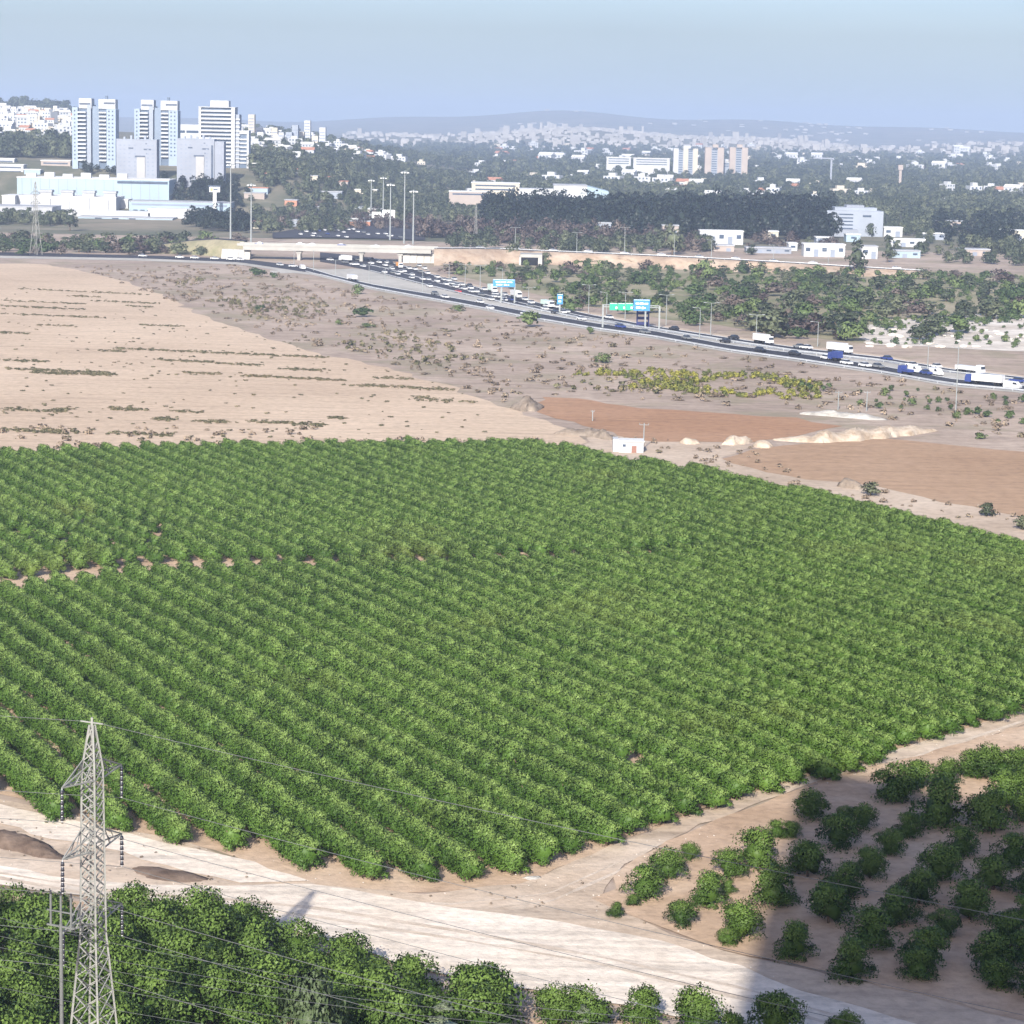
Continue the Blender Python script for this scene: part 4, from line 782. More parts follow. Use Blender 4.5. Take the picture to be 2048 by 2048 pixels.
# shopping centre in steps
b = Bld('shopping_centre', 'large white and pale blue shopping centre in steps below the towers', 'building', 220, 1700, 0)
def vol(part, x0, x1, yt, D, dep, mat, crenel=None, roof=ROOFW):
    m = D / FOC; xa = P(x0, yt, D).x - b.o.x; xb = P(x1, yt, D).x - b.o.x; z = P((x0 + x1) / 2, yt, D).z; zb = H1((xa + xb) / 2 + b.o.x, D) - 1
    w_ = MB().box(xa, xb, D - b.D, D - b.D + dep, zb, z).build(part, mat, b.t); MB().box(xa - .3, xb + .3, D - b.D - .3, D - b.D + dep + .3, z, z + .5).build('parapet', roof, w_)
    return w_, xa, xb, z, D - b.D
w_, xa, xb, z, y = vol('rear_hall', 34, 338, 358, 1795, 40, PALEB)
for k in range(6): MB().box(xa + (xb - xa) * (.06 + .12 * k), xa + (xb - xa) * (.125 + .12 * k), y + .3, y + 4, z + .5, z + 3.2 + (k % 2)).build('roof_step', WHITEW, w_)
MB().box(xa + (xb - xa) * .66, xb - 1, y - .5, y + 6, z - 2.6, z - .9).build('window_band', WIN, w_)
for k in range(16): MB().box(xa + (xb - xa) * (.03 + .06 * k), xa + (xb - xa) * (.034 + .06 * k), y - .2, y - .003, z - 14, z - .3).build('cladding_joint', GREYW, w_)
w_, xa, xb, z, y = vol('main_hall', 28, 232, 394, 1745, 38, WHITEW)
for k in range(4):
    a = xa + (xb - xa) * (.25 + .21 * k); MB().box(a, a + 8, y + 1, y + 9, z + .5, z + 3.0).build('roof_lantern', WHITEW, w_); MB().box(a - .6, a + 8.6, y + .4, y + 9.6, z + 3.0, z + 4.6).build('lantern_roof', ROOFG, w_)
for k in range(5): a = xa + (xb - xa) * (.04 + .19 * k); MB().box(a, a + 9, y - .9, y - .003, z - 9, z - .2 - (k % 3) * 1.1).build('facade_pier', WHITEW, w_)
for k in range(9): MB().box(xa + (xb - xa) * (.03 + .105 * k), xa + (xb - xa) * (.09 + .105 * k), y - 1.0, y - .905, z - 11.5, z - 10.2).build('window_band', WIN, w_)
vol('left_wing', 4, 30, 392, 1735, 30, WHITEW); vol('side_block', 238, 256, 400, 1765, 20, WHITEW)
w_, xa, xb, z, y = vol('right_hall', 258, 460, 405, 1755, 30, PALEB, roof=ROOFG)
for k in range(3): MB().box(xa + 22 + 22 * k, xa + 34 + 22 * k, y - 9, y - .003, 0, z - 4 - k).build('lower_block', WHITEW, w_)
MB().box(xa + 2, xb - 2, y - .2, y - .003, z - 2.4, z - 1.2).build('window_band', RECESS, w_)
for k in range(14): MB().box(xa + 3 + 4.8 * k, xa + 6 + 4.8 * k, y - .25, y - .203, z - 7.5, z - 5.5).build('window', WIN, w_)
w_, xa, xb, z, y = vol('front_hall', 156, 345, 436, 1690, 24, PALEB, roof=ROOFG)
for k in range(6): MB().box(xa + (xb - xa) * (.18 + .09 * k), xa + (xb - xa) * (.25 + .09 * k), y - .15, y - .003, 1, z - 3.2).build('shop_window', PALEB if k % 2 else WIN, w_)
vol('front_annex', 274, 318, 444, 1672, 10, WHITEW); vol('middle_terrace', 108, 300, 424, 1712, 20, WHITEW); vol('right_terrace', 296, 402, 420, 1712, 24, WHITEW)
w_, xa, xb, z, y = vol('canopy', -30, 104, 414, 1690, 34, ROOFG, roof=ROOFG)
vol('canopy_base', 60, 96, 436, 1660, 10, SLABW)
b = Bld('billboard', 'white billboard with an orange mark on a pole beside the shopping centre', 'billboard', 430, 1740, 0)
b.box('pole', 426.5, 433, 384.5, None, -.6, .6, SWHITE); p_ = b.box('panel', 419, 440, 374, 384, -.5, .5, SWHITE); b.box('orange_mark', 421, 426, 376, 382, -.6, -.51, SORANGE, p_); b.box('lettering', 427, 436, 377.5, 380.5, -.6, -.51, WIN, p_); b.box('frame', 417.5, 441.5, 371, 373.9, -.6, .6, WIN)
# left houses by the towers
def simple(name, label, x0, x1, yt, D, dep, mat, bands=0, roof=None, zb=None, cat='building', group=None):
    b = Bld(name, label, cat, (x0 + x1) / 2, D, zb, group); w_ = b.box('wall', x0, x1, yt, None, 0, dep, mat); zt = b.z(yt); b.boxz('roof', x0 - 1, x1 + 1, zt, zt + .6, -.4, dep + .4, roof or ROOFW)
    for k in range(bands): b.boxz('window_band', x0 + (x1 - x0) * .08, x0 + (x1 - x0) * .92, zt - 2.4 - 3.1 * k, zt - 1.2 - 3.1 * k, -.12, -.003, WIN)
    return b
simple('house_row', 'white stepped houses at the left edge below the wooded hill', -10, 46, 330, 1900, 14, WHITEW, 3)
simple('house', 'white house in front of the stepped houses at the left edge', -12, 28, 318, 1960, 12, WHITEW, 2)
simple('apartment_house', 'pinkish stepped apartment house left of the first tower', 82, 140, 322, 1940, 16, BEIGE, 4); simple('apartment_house', 'blue fronted block beside the pinkish apartment house', 48, 80, 340, 1890, 12, PALEB, 0)
# right hand blocks on the plain
def apt(x0, x1, yt, D, label, mats, slits):
    b = Bld('apartment_tower', label, 'tower block', (x0 + x1) / 2, D); n = len(mats); zt = b.z(yt)
    for i, m_ in enumerate(mats):
        a = x0 + (x1 - x0) * i / n; c = x0 + (x1 - x0) * (i + 1) / n; b.boxz('wall', a, c, -2, zt - (2.5 if i % 2 else 0), (1.2 if i % 2 else 0), 14, m_)
        me = MB().box(b.x(a) + .8, b.x(c) - .8, -.15, 0, 0, 1.3).mesh('window', WIN)
        if i % 2:
            for k in range(1, int(zt / 3)): obj('window', me, b.t, (0, 1.15, k * 3.0))
    b.boxz('roof_room', (x0 * .6 + x1 * .4), (x0 * .3 + x1 * .7), zt, zt + 4, 3, 9, mats[0]); return b
apt(1348, 1396, 297, 3350, 'cream apartment tower with dark vertical strips, left of the beige pair', [WHITEW, GREYW, CREAM, GREYW, CREAM], 0); apt(1411, 1448, 295, 3300, 'beige apartment tower, first of the pair', [BEIGE, GREYW, BEIGE], 0); apt(1460, 1496, 295, 3320, 'beige apartment tower, second of the pair', [BEIGE, GREYW, BEIGE], 0); simple('link_building', 'low grey building linking the two beige apartment towers', 1449, 1459, 325, 3320, 12, GREYW, 2)
simple('long_building', 'long white apartment building left of the cream tower', 1214, 1262, 315, 3420, 14, WHITEW, 3); simple('long_building', 'long white apartment building directly beside the cream tower', 1268, 1340, 317, 3400, 14, WHITEW, 3)
# warehouse with a pitched end
b = Bld('warehouse', 'big white warehouse with a sloping roof behind the dark wood', 'warehouse', 1164, 1950, 0); b.box('wall', 1110, 1176, 372, None, 0, 40, WHITEW)
m_ = MB(); m_.V = [(b.x(1176) + .01, 0, -2), (b.x(1219), 0, -2), (b.x(1219), 0, b.z(382)), (b.x(1176) + .01, 0, b.z(372)), (b.x(1176) + .01, 40, -2), (b.x(1219), 40, -2), (b.x(1219), 40, b.z(382)), (b.x(1176) + .01, 40, b.z(372))]
m_.F = [(0, 1, 2, 3), (5, 4, 7, 6), (1, 5, 6, 2), (3, 2, 6, 7)]; m_.build('sloped_end', PALEB, b.t); b.boxz('roof', 1109, 1176.5, b.z(372), b.z(372) + .6, -.5, 41, ROOFG); b.box('low_annex', 1041, 1109.5, 380, None, 4, 34, WHITEW); b.cells('vent_window', [b.x(1116 + 6 * i) for i in range(4)], [b.z(386)], 1.2, .8, -.02, WIN)
simple('factory', 'long pale factory building left of the big warehouse', 945, 1040, 367, 2050, 30, CREAM, 2); simple('factory', 'low white shed before the long pale factory', 900, 985, 384, 1990, 16, BEIGE, 1)
# grey stepped office building and sheds on the right
b = Bld('office_building', 'grey stepped office building with strip windows behind the white sheds', 'building', 1715, 1665, 0)
b.box('wall', 1660, 1772, 422, None, 0, 22, GREYW); b.box('upper_step', 1676, 1760, 415.5, 421.9, 3, 20, GREYW); b.box('top_step', 1700, 1735, 411, 415.4, 5, 18, SLABW)
for k in range(5): b.box('window_band', 1684, 1712, 428 + 7 * k, 430.5 + 7 * k, -.12, -.003, WIN)
b.box('window_band', 1731, 1748, 430, 434, -.12, -.003, WIN); b.box('terrace', 1668, 1720, 459, None, -8, -.003, SLABW)
SHEDS = ((1616, 1698, 490, 514, WHITEW, 'long white shed left of the tall dark tree'), (1732, 1764, 494, 518, WHITEW, 'white shed right of the tall dark tree'), (1790, 1858, 480, 494, WHITEW, 'long low white shed at the far right'), (1788, 1850, 503, 516, PALEB, 'pale blue low shed in front of the far right one'), (1406, 1492, 463, 489, WHITEW, 'white flat building before the dark wood'), (1500, 1518, 452, 476, CREAM, 'small cream house in the dark wood'), (1543, 1563, 464, 482, CREAM, 'small cream house with a broken outline'), (1500, 1590, 497, 507, SLABW, 'long grey shed beside the embankment road'), (1585, 1602, 488, 502, WHITEW, 'small white tank house'), (1190, 1226, 447, 474, GREYW, 'grey house among brown trees'), (1775, 1812, 456, 474, WHITEW, 'white annex beside the grey office building'), (1880, 1935, 443, 462, BEIGE, 'pale house right of the grey office'), (2015, 2060, 462, 490, CREAM, 'cream block at the far right edge'), (1330, 1362, 452, 478, BEIGE, 'beige house behind the yellow green tree'), (1700, 1728, 470, 484, PALEB, 'low blue shed below the grey office building'), (1430, 1475, 492, 503, BEIGE, 'low beige shed by the embankment road'), (1850, 1900, 468, 480, GREYW, 'low grey shed right of the white annex'), (1930, 1990, 500, 512, BEIGE, 'low beige shed among the trees at the right'), (1640, 1672, 476, 488, GREYW, 'low grey shed left of the office building'))
CLEAR = [(1655, 1778, 1400, 1660)]
for (x0, x1, yt, yb, m_, lab) in SHEDS:
    D = G((x0 + x1) / 2, yb).y; CLEAR.append((x0 - 4, x1 + 4, D - 70, D + 16)); 
    sh = simple('shed', lab, x0, x1, yt, D, 12, m_, 0, ROOFG if len(CLEAR) % 2 else ROOFW, zb=0, cat='shed'); hh = sh.z(yt); nd = max(1, int((x1 - x0) / 16))
    for k in range(nd):
        xc = x0 + (x1 - x0) * (k + .5) / nd; sh.boxz('door' if k % 2 else 'window', xc - 4.5, xc + 4.5, 0 if k % 2 else hh * .45, hh * (.62 if k % 2 else .75), -.12, -.003, RECESS if k % 2 else WIN)
r6 = random.Random(21)
for k in range(24):
    px = r6.uniform(500, 740); D = r6.uniform(1560, 2050); g = P(px, 300, D); w_ = r6.uniform(9, 26); mm = r6.choice([ROOFR, BEIGE, GREYW, PALEB, CREAM, WHITEW])
    bb = Bld('workshop', 'low workshop in the industrial strip right of the towers', 'shed', px, D, None, 'workshops right of the towers'); bb.boxz('wall', px - w_, px + w_, -1, 4, 0, 14, mm); bb.boxz('roof', px - w_ - 1, px + w_ + 1, 4, 4.5, -.4, 14.4, r6.choice([ROOFR, ROOFG, ROOFW]))
# houses on the hillsides and the far town
def house_mesh(k):
    r = random.Random(400 + k); w_, d_, h_ = r.uniform(9, 15), r.uniform(8, 12), r.choice([4, 6.5, 6.5, 9]); mb = MB(); mb.box(-w_ / 2, w_ / 2, 0, d_, -3, h_)
    if k % 3 == 0: n0 = len(mb.V); mb.V += [(-w_ / 2 - .5, -.5, h_ + .01), (w_ / 2 + .5, -.5, h_ + .01), (w_ / 2 + .5, d_ + .5, h_ + .01), (-w_ / 2 - .5, d_ + .5, h_ + .01), (-w_ / 2 - .5, d_ / 2, h_ + 2.2), (w_ / 2 + .5, d_ / 2, h_ + 2.2)]; mb.F += [(n0, n0 + 1, n0 + 5, n0 + 4), (n0 + 2, n0 + 3, n0 + 4, n0 + 5), (n0, n0 + 4, n0 + 3), (n0 + 1, n0 + 2, n0 + 5)]
    else: mb.box(-w_ / 4, w_ / 6, 2, d_ * .7, h_, h_ + 2.4)
    nf = len(mb.F)
    for i in range(int(w_ / 3)):
        for j in range(int(h_ / 3)): x = -w_ / 2 + 1.2 + i * 3; mb.box(x, x + 1.3, -.08, 0.05, j * 3 + .8, j * 3 + 2.2)
    me = mb.mesh('house', WHITEW if k % 4 else CREAM); me.materials.append(WIN); me.materials.append(ROOFR if k % 2 else ROOFW)
    for i, p in enumerate(me.polygons):
        if i >= nf: p.material_index = 1
        elif k % 3 == 0 and i >= 6: p.material_index = 2
    return me
HM = [house_mesh(k) for k in range(9)]
def houses(pp, n, Dr, label, group, seed, cat='house', s0=1.0, name='house'):
    r = random.Random(seed); c = 0; tries = 0; done = []
    while c < n and tries < n * 40:
        tries += 1; px = r.uniform(pp[0], pp[1]); D = r.uniform(*Dr); x = P(px, 300, D).x; z = H1(x, D); _, py = toPix((x, D, z))
        if not (pp[2] <= py <= pp[3]) or any(abs(x - a) < 10 and abs(D - b_) < 22 for a, b_ in done): continue
        done.append((x, D)); o = obj(name, HM[r.randrange(9)], None, (x, D, z), r.uniform(-.5, .5)); s = s0 * r.uniform(.8, 1.3); o.scale = (s, s, s); tag(o, label, cat, group); c += 1
    return c
nh = houses((-5, 142, 205, 300), 110, (2250, 3300), 'small white house crowding the far left hillside', 'houses on the left hillside', 1)
nh2 = houses((485, 960, 262, 330), 90, (2250, 3400), 'white house on the low ridge behind the wooded slope', 'houses on the low ridge', 2)
nh4 = houses((950, 2048, 340, 420), 60, (2100, 3200), 'pale house among the trees of the plain beyond the dark wood', 'houses among the trees of the plain', 5, 'house', 1.15)
nh3 = houses((960, 2048, 295, 350), 130, (3300, 6500), 'pale distant building on the plain before the far town', 'distant buildings on the plain', 3, 'building', 1.6, 'distant_building')
for k in range(12):
    px = 505 + 14 * k + r6.uniform(-3, 3); D = 2700 + r6.uniform(-60, 200); x = P(px, 280, D).x; z = H1(x, D); hh = r6.uniform(10, 30)
    bb = Bld('ridge_block', 'pale apartment block on the ridge skyline right of the towers', 'building', px, D, None, 'apartment blocks on the ridge'); bb.boxz('wall', px - 6, px + 6, -3, hh, 0, 14, r6.choice([WHITEW, GREYW, CREAM]))
    for q in range(1, int(hh / 3.2)): bb.boxz('window_band', px - 5, px + 5, q * 3.2 - .4, q * 3.2 + .7, -.1, -.003, RECESS)
print('houses', nh, nh2, nh3)
# far town: too small and too many to count
r = np.random.default_rng(77); mb = MB(); n = 0
while n < 1300:
    q = r.uniform(-0.07, 0.215); y = r.uniform(5900, 8600); x = q * y
    if r.random() > (1.0 if -0.02 < q < 0.13 else 0.35): continue
    z = H1(x, y); w_ = r.uniform(6, 20); d_ = 12; h_ = r.uniform(4, 10) if r.random() < .95 else r.uniform(14, 26); mb.box(x - w_ / 2, x + w_ / 2, y, y + d_, z - 4, z + h_); n += 1
for i in range(220):
    q = r.uniform(-.02, .215); y = r.uniform(9800, 12400); x = q * y; z = H1(x, y)
    if 0.105 < q < .135 or r.random() < .1: mb.box(x - 10, x + 10, y, y + 20, z - 4, z + r.uniform(3, 8))
TOWNW = plain('far_town_walls', (0.34, 0.325, 0.31), 0.9, 0.32, 0.011)
tag(mb.build('far_town', TOWNW), 'pale far town spread along the low rise before the hills', 'town', kind='stuff')
# tower crane and thin tower on the plain
b = Bld('tower_crane', 'pale tower crane standing on the plain', 'crane', 1664, 3200); b.box('mast', 1662.3, 1665.7, 318, None, 0, 2, SLABW); b.box('jib', 1628, 1664, 315.5, 318, 0, 2, SLABW); b.box('counter_jib', 1664.1, 1669, 316, 320, 0, 2, SLABW)
b = Bld('water_tower', 'thin pale tower rising from the plain right of the crane', 'tower', 1803, 3000); b.box('shaft', 1800.5, 1805.5, 340, None, 0, 3, BEIGE); b.box('head', 1798.5, 1807.5, 330, 339.9, -1, 4, BEIGE)
# pump house, berm, rubble, mounds
g = G(1275, 906); b = Bld('pump_house', 'small white pump house at the back corner of the orchard', 'hut', 1275, g.y, 0)
b.box('wall', 1254, 1304, 884, None, 0, 4.5, WHITEW); b.boxz('roof', 1252.5, 1305.5, b.z(884), b.z(884) + .22, -.3, 4.8, ROOFW); b.box('side_room', 1243, 1253.9, 880, None, 1.0, 5.0, WHITEW); b.box('door', 1280, 1290, 892, None, -.06, -.003, plain('hut_door', (0.25, 0.13, 0.10), 0.8, 0.1)); b.box('window', 1262, 1268, 889, 894, -.06, -.003, WIN)
def power_pole(px, ptop, pbase, label, arm=1.0):
    g = G(px, pbase); h = P(px, ptop, g.y).z; t = empty('utility_pole', g); tag(t, label, 'pole'); MB().bar((0, 0, -.1), (0, 0, h), .16, .11, 8).build('pole', LAMPG, t); MB().bar((-arm, 0, h - .4), (arm, 0, h - .4), .07, .07, 4).build('crossarm', LAMPG, t)
    for s in (-arm, 0, arm): MB().bar((s, 0, h - .36), (s, 0, h), .06, .06, 6).build('insulator', LAMPG, t)
power_pole(1287, 846, 897, 'slim pole behind the white pump house'); power_pole(1911, 692, 830, 'tall grey pole standing before the highway trucks', 1.2); power_pole(1676, 782, 820, 'short pole left of the pale rubble', .8); power_pole(1733, 782, 822, 'short pole above the pale rubble', .8); power_pole(1185, 820, 842, 'tiny post on the terracotta field', .4)
def heap(name, label, cat, line, wpx, h, mat, seed, kind=None):
    """a lumpy ridge along a line of pixels"""
    r = np.random.default_rng(seed); pts = [G(*p) for p in line]; P2 = []
    for a, c in zip(pts[:-1], pts[1:]):
        n = max(2, int((c - a).length / 0.5)); P2 += [a.lerp(c, i / n) for i in range(n)]
    P2.append(pts[-1]); n = len(P2); V = []; k = 15
    hn = np.convolve(r.normal(0, 1, n + 16), np.hanning(11) / 3, 'same')[8:n + 8]; wn = np.convolve(r.normal(0, 1, n + 16), np.hanning(11) / 3, 'same')[8:n + 8]
    for i, p in enumerate(P2):
        e = min(1, 3.5 * min(i + .15, n - 1 - i + .15) / n) ** .6; hh = h * e * (1 + .3 * max(-1.5, min(1.5, hn[i]))); ww = wpx * e * (1 + .2 * wn[i])
        for j in range(k): u = -1 + 2 * j / (k - 1); V.append((p.x + r.normal(0, .15), p.y + u * ww, p.z - .1 + max(0, hh * (1 - u * u) ** .8 * (1 + r.normal(0, .06)))))
    F = [(i * k + j, (i + 1) * k + j, (i + 1) * k + j + 1, i * k + j + 1) for i in range(n - 1) for j in range(k - 1)]
    return tag(obj(name, mesh_np(name, V, F, mat, True)), label, cat, None, kind)
LIMEB = soil('limestone_spoil', (0.33, 0.25, 0.175), (0.45, 0.365, 0.28), (0.54, 0.46, 0.37), 0.35, 0.9); RUB = soil('rubble', (0.30, 0.28, 0.25), (0.40, 0.38, 0.345), (0.48, 0.46, 0.43), 0.2, 0.8); DRYH = soil('dry_heap', (0.17, 0.135, 0.105), (0.235, 0.19, 0.15), (0.30, 0.25, 0.20), 0.4, 1.2); MULCH = soil('mulch', (0.10, 0.07, 0.055), (0.15, 0.11, 0.085), (0.21, 0.155, 0.12), 0.3, 1.5)
heap('limestone_berm', 'long pale limestone spoil bank between the two brown fields', 'spoil bank', [(1545, 880), (1620, 882), (1700, 877), (1790, 868), (1875, 862)], 6.0, 2.1, LIMEB, 1); heap('limestone_heap', 'small pale heap at the tip of the limestone bank', 'heap', [(1506, 893), (1545, 894)], 3.0, 1.6, LIMEB, 2)
heap('limestone_heap', 'pale heap on the bare strip right of the pump house', 'heap', [(1360, 886), (1400, 887)], 3, 1.3, LIMEB, 3); heap('limestone_heap', 'broad pale heap between the pump house and the limestone bank', 'heap', [(1445, 889), (1505, 884)], 3, 1.8, LIMEB, 4)
heap('rubble_heap', 'grey white ridge of rubble behind the limestone bank', 'heap', [(1598, 828), (1650, 830), (1710, 835), (1775, 840)], 3.5, 1.5, RUB, 5); heap('dry_brush_heap', 'grey brown mound of dry brush beside the terracotta field', 'heap', [(1022, 816), (1052, 818), (1088, 815)], 7, 2.3, DRYH, 6)
heap('dry_brush_heap', 'dry earth mound at the back edge of the orchard', 'heap', [(1110, 868), (1170, 868), (1230, 880)], 4, 2.2, DRYH, 7); heap('dry_brush_heap', 'low brown heap beside the lone tree on the field edge', 'heap', [(1675, 973), (1728, 978)], 2.5, 1.4, DRYH, 8)
heap('mulch_heap', 'long dark mulch bank beside the chalk road at the left edge', 'mulch', [(-60, 1672), (40, 1690), (140, 1722)], 2.6, 0.9, MULCH, 9); heap('mulch_heap', 'short dark brown mulch bank right of the pylon', 'mulch', [(262, 1738), (330, 1752), (420, 1762)], 2.2, 0.8, MULCH, 10)
# ------------------------------------------------------------------ vegetation of the middle and far distance
def S(n, lo, hi, seed): return np.random.default_rng(seed).uniform(lo, hi, n)
def keep_off(pts, boxes):
    k = np.ones(len(pts), bool)
    for (x0, x1, y0, y1) in boxes: k &= ~((pts[:, 0] > x0) & (pts[:, 0] < x1) & (pts[:, 1] > y0) & (pts[:, 1] < y1))
    return pts[k]
def wpoly(pp): return [(P(px, 300, D).x, D) for px, D in pp]
def belt(name, key, meshes, pp, dens, smin, smax, label, seed, cat='wood', gap=-2.0):
    p = sample(None, dens, seed, world=wpoly(pp)); qx = CXP + FOC * p[:, 0] / p[:, 1]; kk = np.ones(len(p), bool)
    for (a_, b_, c_, d_) in CLEAR: kk &= ~((qx > a_) & (qx < b_) & (p[:, 1] > c_) & (p[:, 1] < d_))
    p = p[kk]; nz = np.sin(p[:, 0] * .021 + seed) * np.sin(p[:, 1] * .0083 + seed * 2) + .6 * np.sin(p[:, 0] * .057 + p[:, 1] * .019); p = p[nz > gap]; s = S(len(p), smin, smax, seed + 1); s3 = np.stack([s, s, s * S(len(p), .8, 1.25, seed + 2)], 1)
    return scatter(name, key, meshes, p, s3, label, cat, seed)
belt('dark_wood', 'dark', DARK, [(985, 1560), (1225, 1560), (1225, 1880), (970, 1900)], 0.013, 8, 13, 'dark wood in front of the white warehouse', 11)
belt('dark_wood', 'dark', DARK, [(1225, 1580), (1680, 1600), (1660, 1960), (1225, 1900)], 0.012, 9, 14, 'broad dark wood behind the embankment road', 12)
belt('mixed_wood', 'round', ROUND, [(500, 1760), (640, 2040), (960, 1990), (960, 2900), (490, 2900), (490, 2000)], 0.0095, 5, 10, 'wooded slope right of the tower blocks', 13, gap=-.75)
belt('mixed_wood', 'round', ROUND, [(950, 2060), (1220, 2060), (2080, 1960), (2080, 3300), (950, 3300)], 0.0055, 6, 12, 'tree covered plain beyond the dark wood', 14, gap=-.65)
belt('mixed_wood', 'round', ROUND, [(1680, 1500), (2080, 1450), (2080, 1960), (1680, 1960)], 0.0058, 4, 9, 'trees around the white sheds at the right', 15, gap=-.6)
belt('dark_wood', 'dark', DARK, [(1860, 1560), (2080, 1500), (2080, 1900), (1880, 1850)], 0.0040, 6, 10, 'scattered dark trees at the far right', 16)
belt('mixed_wood', 'round', ROUND, [(480, 3300), (2080, 3300), (2080, 6200), (480, 6200)], 0.0022, 8, 16, 'hazy trees of the far plain', 17, gap=-.4)
belt('mixed_wood', 'round', ROUND, [(-20, 2080), (145, 2080), (145, 2300), (-20, 2330)], 0.012, 9, 14, 'wooded hill at the left behind the first tower', 18)
belt('mixed_wood', 'round', ROUND, [(-20, 3900), (150, 3900), (150, 4500), (-20, 4500)], 0.0055, 16, 28, 'hazy wooded hill on the left skyline', 19)
belt('dark_wood', 'dark', DARK, [(320, 1800), (400, 1785), (500, 1775), (500, 1850), (315, 1845)], 0.016, 5, 8, 'dark trees between the slab blocks and the shopping centre', 20)
belt('dark_wood', 'dark', DARK, [(160, 1890), (240, 1890), (240, 1912), (160, 1912)], 0.02, 4, 6, 'dark trees at the foot of the first tower', 27)
belt('brown_thicket', 'brownb', BROWN, [(850, 1500), (1000, 1480), (1240, 1480), (1240, 1570), (850, 1600)], 0.012, 7, 12, 'leafless brown thicket behind the embankment road', 21)
belt('dark_wood', 'dark', DARK, [(360, 1560), (500, 1520), (500, 1660), (380, 1660)], 0.013, 5, 8.5, 'dark trees at the right foot of the shopping centre', 22)
belt('mixed_wood', 'round', ROUND, [(500, 1700), (760, 1720), (960, 1780), (960, 2080), (640, 2060), (500, 1960)], 0.0075, 4, 9, 'trees on the slope above the workshops', 28, gap=-.55)
belt('brown_thicket', 'brownb', BROWN, [(560, 1560), (760, 1600), (900, 1640), (900, 1800), (560, 1800)], 0.004, 4, 9, 'brown bushes among the workshops', 29, gap=-.4)
belt('mixed_wood', 'round', ROUND, [(520, 1530), (700, 1560), (700, 1760), (500, 1760)], 0.006, 5, 9, 'trees around the workshops', 23)
belt('mixed_wood', 'round', ROUND, [(-20, 1560), (120, 1560), (150, 1640), (-20, 1650)], 0.012, 5, 8, 'green trees before the left canopy', 24)
belt('brown_thicket', 'brownb', BROWN, [(1000, 1400), (1240, 1410), (1700, 1380), (1700, 1540), (1000, 1540)], 0.006, 5, 10, 'brown thicket along the far side of the embankment road', 25, gap=-.5)
belt('mixed_wood', 'round', ROUND, [(900, 1380), (1700, 1370), (2080, 1330), (2080, 1520), (900, 1540)], 0.006, 4, 8.5, 'trees along the far side of the embankment road', 26, gap=-.5)
# individual trees and bushes that stand out
def stand(px, pbase, wpx, hpx, label, meshes, k, name='tree', cat='tree', group=None, D=None):
    g = G(px, pbase) if D is None else Vector((P(px, 300, D).x, D, H1(P(px, 300, D).x, D))); s = wpx / px_m(g.y); me = meshes[k % len(meshes)]
    hh = max(v.co.z for v in me.vertices); sz = hpx / px_m(g.y) / hh
    t = empty(name, g, k * 1.3); tag(t, label, cat, group); c = obj('crown' if cat == 'tree' else 'foliage', me, t); c.scale = (s, s, sz)
    if cat == 'tree':
        tr = obj('trunk', TRUNK[k % 3], t); q = min(1.5 * s / 5, sz * .35); tr.scale = (q, q, q)
    return t
r = random.Random(31)
LOWB = [(512, 553, 40, 19, 'dark round bush in scrub left of the slip road end'), (548, 556, 18, 12, 'small dark bush beside the larger one below the slip road'), (716, 588, 26, 22, 'pointed dark green bush against the near carriageway'), (727, 634, 42, 22, 'bright green bush in the middle of the scrub'), (519, 620, 22, 12, 'low grey green bush at the edge of the beige field'), (1208, 726, 38, 22, 'lone dark green bush on the bare scrub below the gantry'), (1059, 655, 52, 36, 'olive green bush before the near carriageway'), (678, 650, 16, 12, 'small green bush on reddish soil'), (915, 622, 30, 14, 'dark low bush at the near carriageway'), (1180, 668, 22, 16, 'dark bush at the edge of the near carriageway'), (1960, 878, 28, 14, 'small grey green bush right of the limestone bank'), (735, 655, 30, 10, 'low olive bush below the bright green one')]
for k, (px, py, w_, h_, lab) in enumerate(LOWB): stand(px, py, w_, h_, lab, BUSH, k, 'bush', 'bush')
for k, (px, py, w_, h_, lab) in enumerate([(1741, 992, 48, 32, 'lone round tree at the edge of the brown field'), (1974, 1033, 38, 30, 'dark lone tree standing on the bare brown field edge'), (2045, 1060, 36, 32, 'tree cut by the right edge beside the brown field')]): stand(px, py, w_, h_, lab, ROUND, k)
for k, (px, py, w_, h_, lab) in enumerate([(1345, 510, 46, 64, 'yellow green rounded tree before the dark wood'), (1712, 552, 40, 78, 'tall dark tree between the white sheds'), (1775, 525, 26, 56, 'dark upright tree right of the white shed'), (1090, 528, 26, 24, 'dark tree beside the small underpass'), (1022, 525, 34, 44, 'grey tree standing at the end of the sandy bank'), (1490, 546, 30, 26, 'dark green tree on the embankment slope'), (1524, 547, 26, 24, 'second dark green tree on the embankment slope'), (140, 462, 34, 46, 'tall pine before the shopping centre')]): stand(px, py, w_, h_, lab, TALL if h_ > w_ * 1.3 else ROUND, k)
for k in range(70):   # belt of trees between the slip road and the shopping centre
    px = r.uniform(-5, 480); py = r.uniform(488, 511); w_ = r.uniform(26, 46); m_ = [ROUND, BROWN, ROUND, BUSH][k % 4]
    c = {0: 'grey green rounded tree', 1: 'leafless brownish shrub', 2: 'grey green rounded tree', 3: 'brighter green bush'}[k % 4]
    stand(px, py, w_, w_ * r.uniform(.6, .85), '%s in the belt behind the slip road' % c, m_, k, 'roadside_bush' if k % 4 else 'roadside_tree', 'bush' if k % 4 in (1, 3) else 'tree', 'belt behind the slip road: ' + c)
n = 0; tries = 0; spots = []
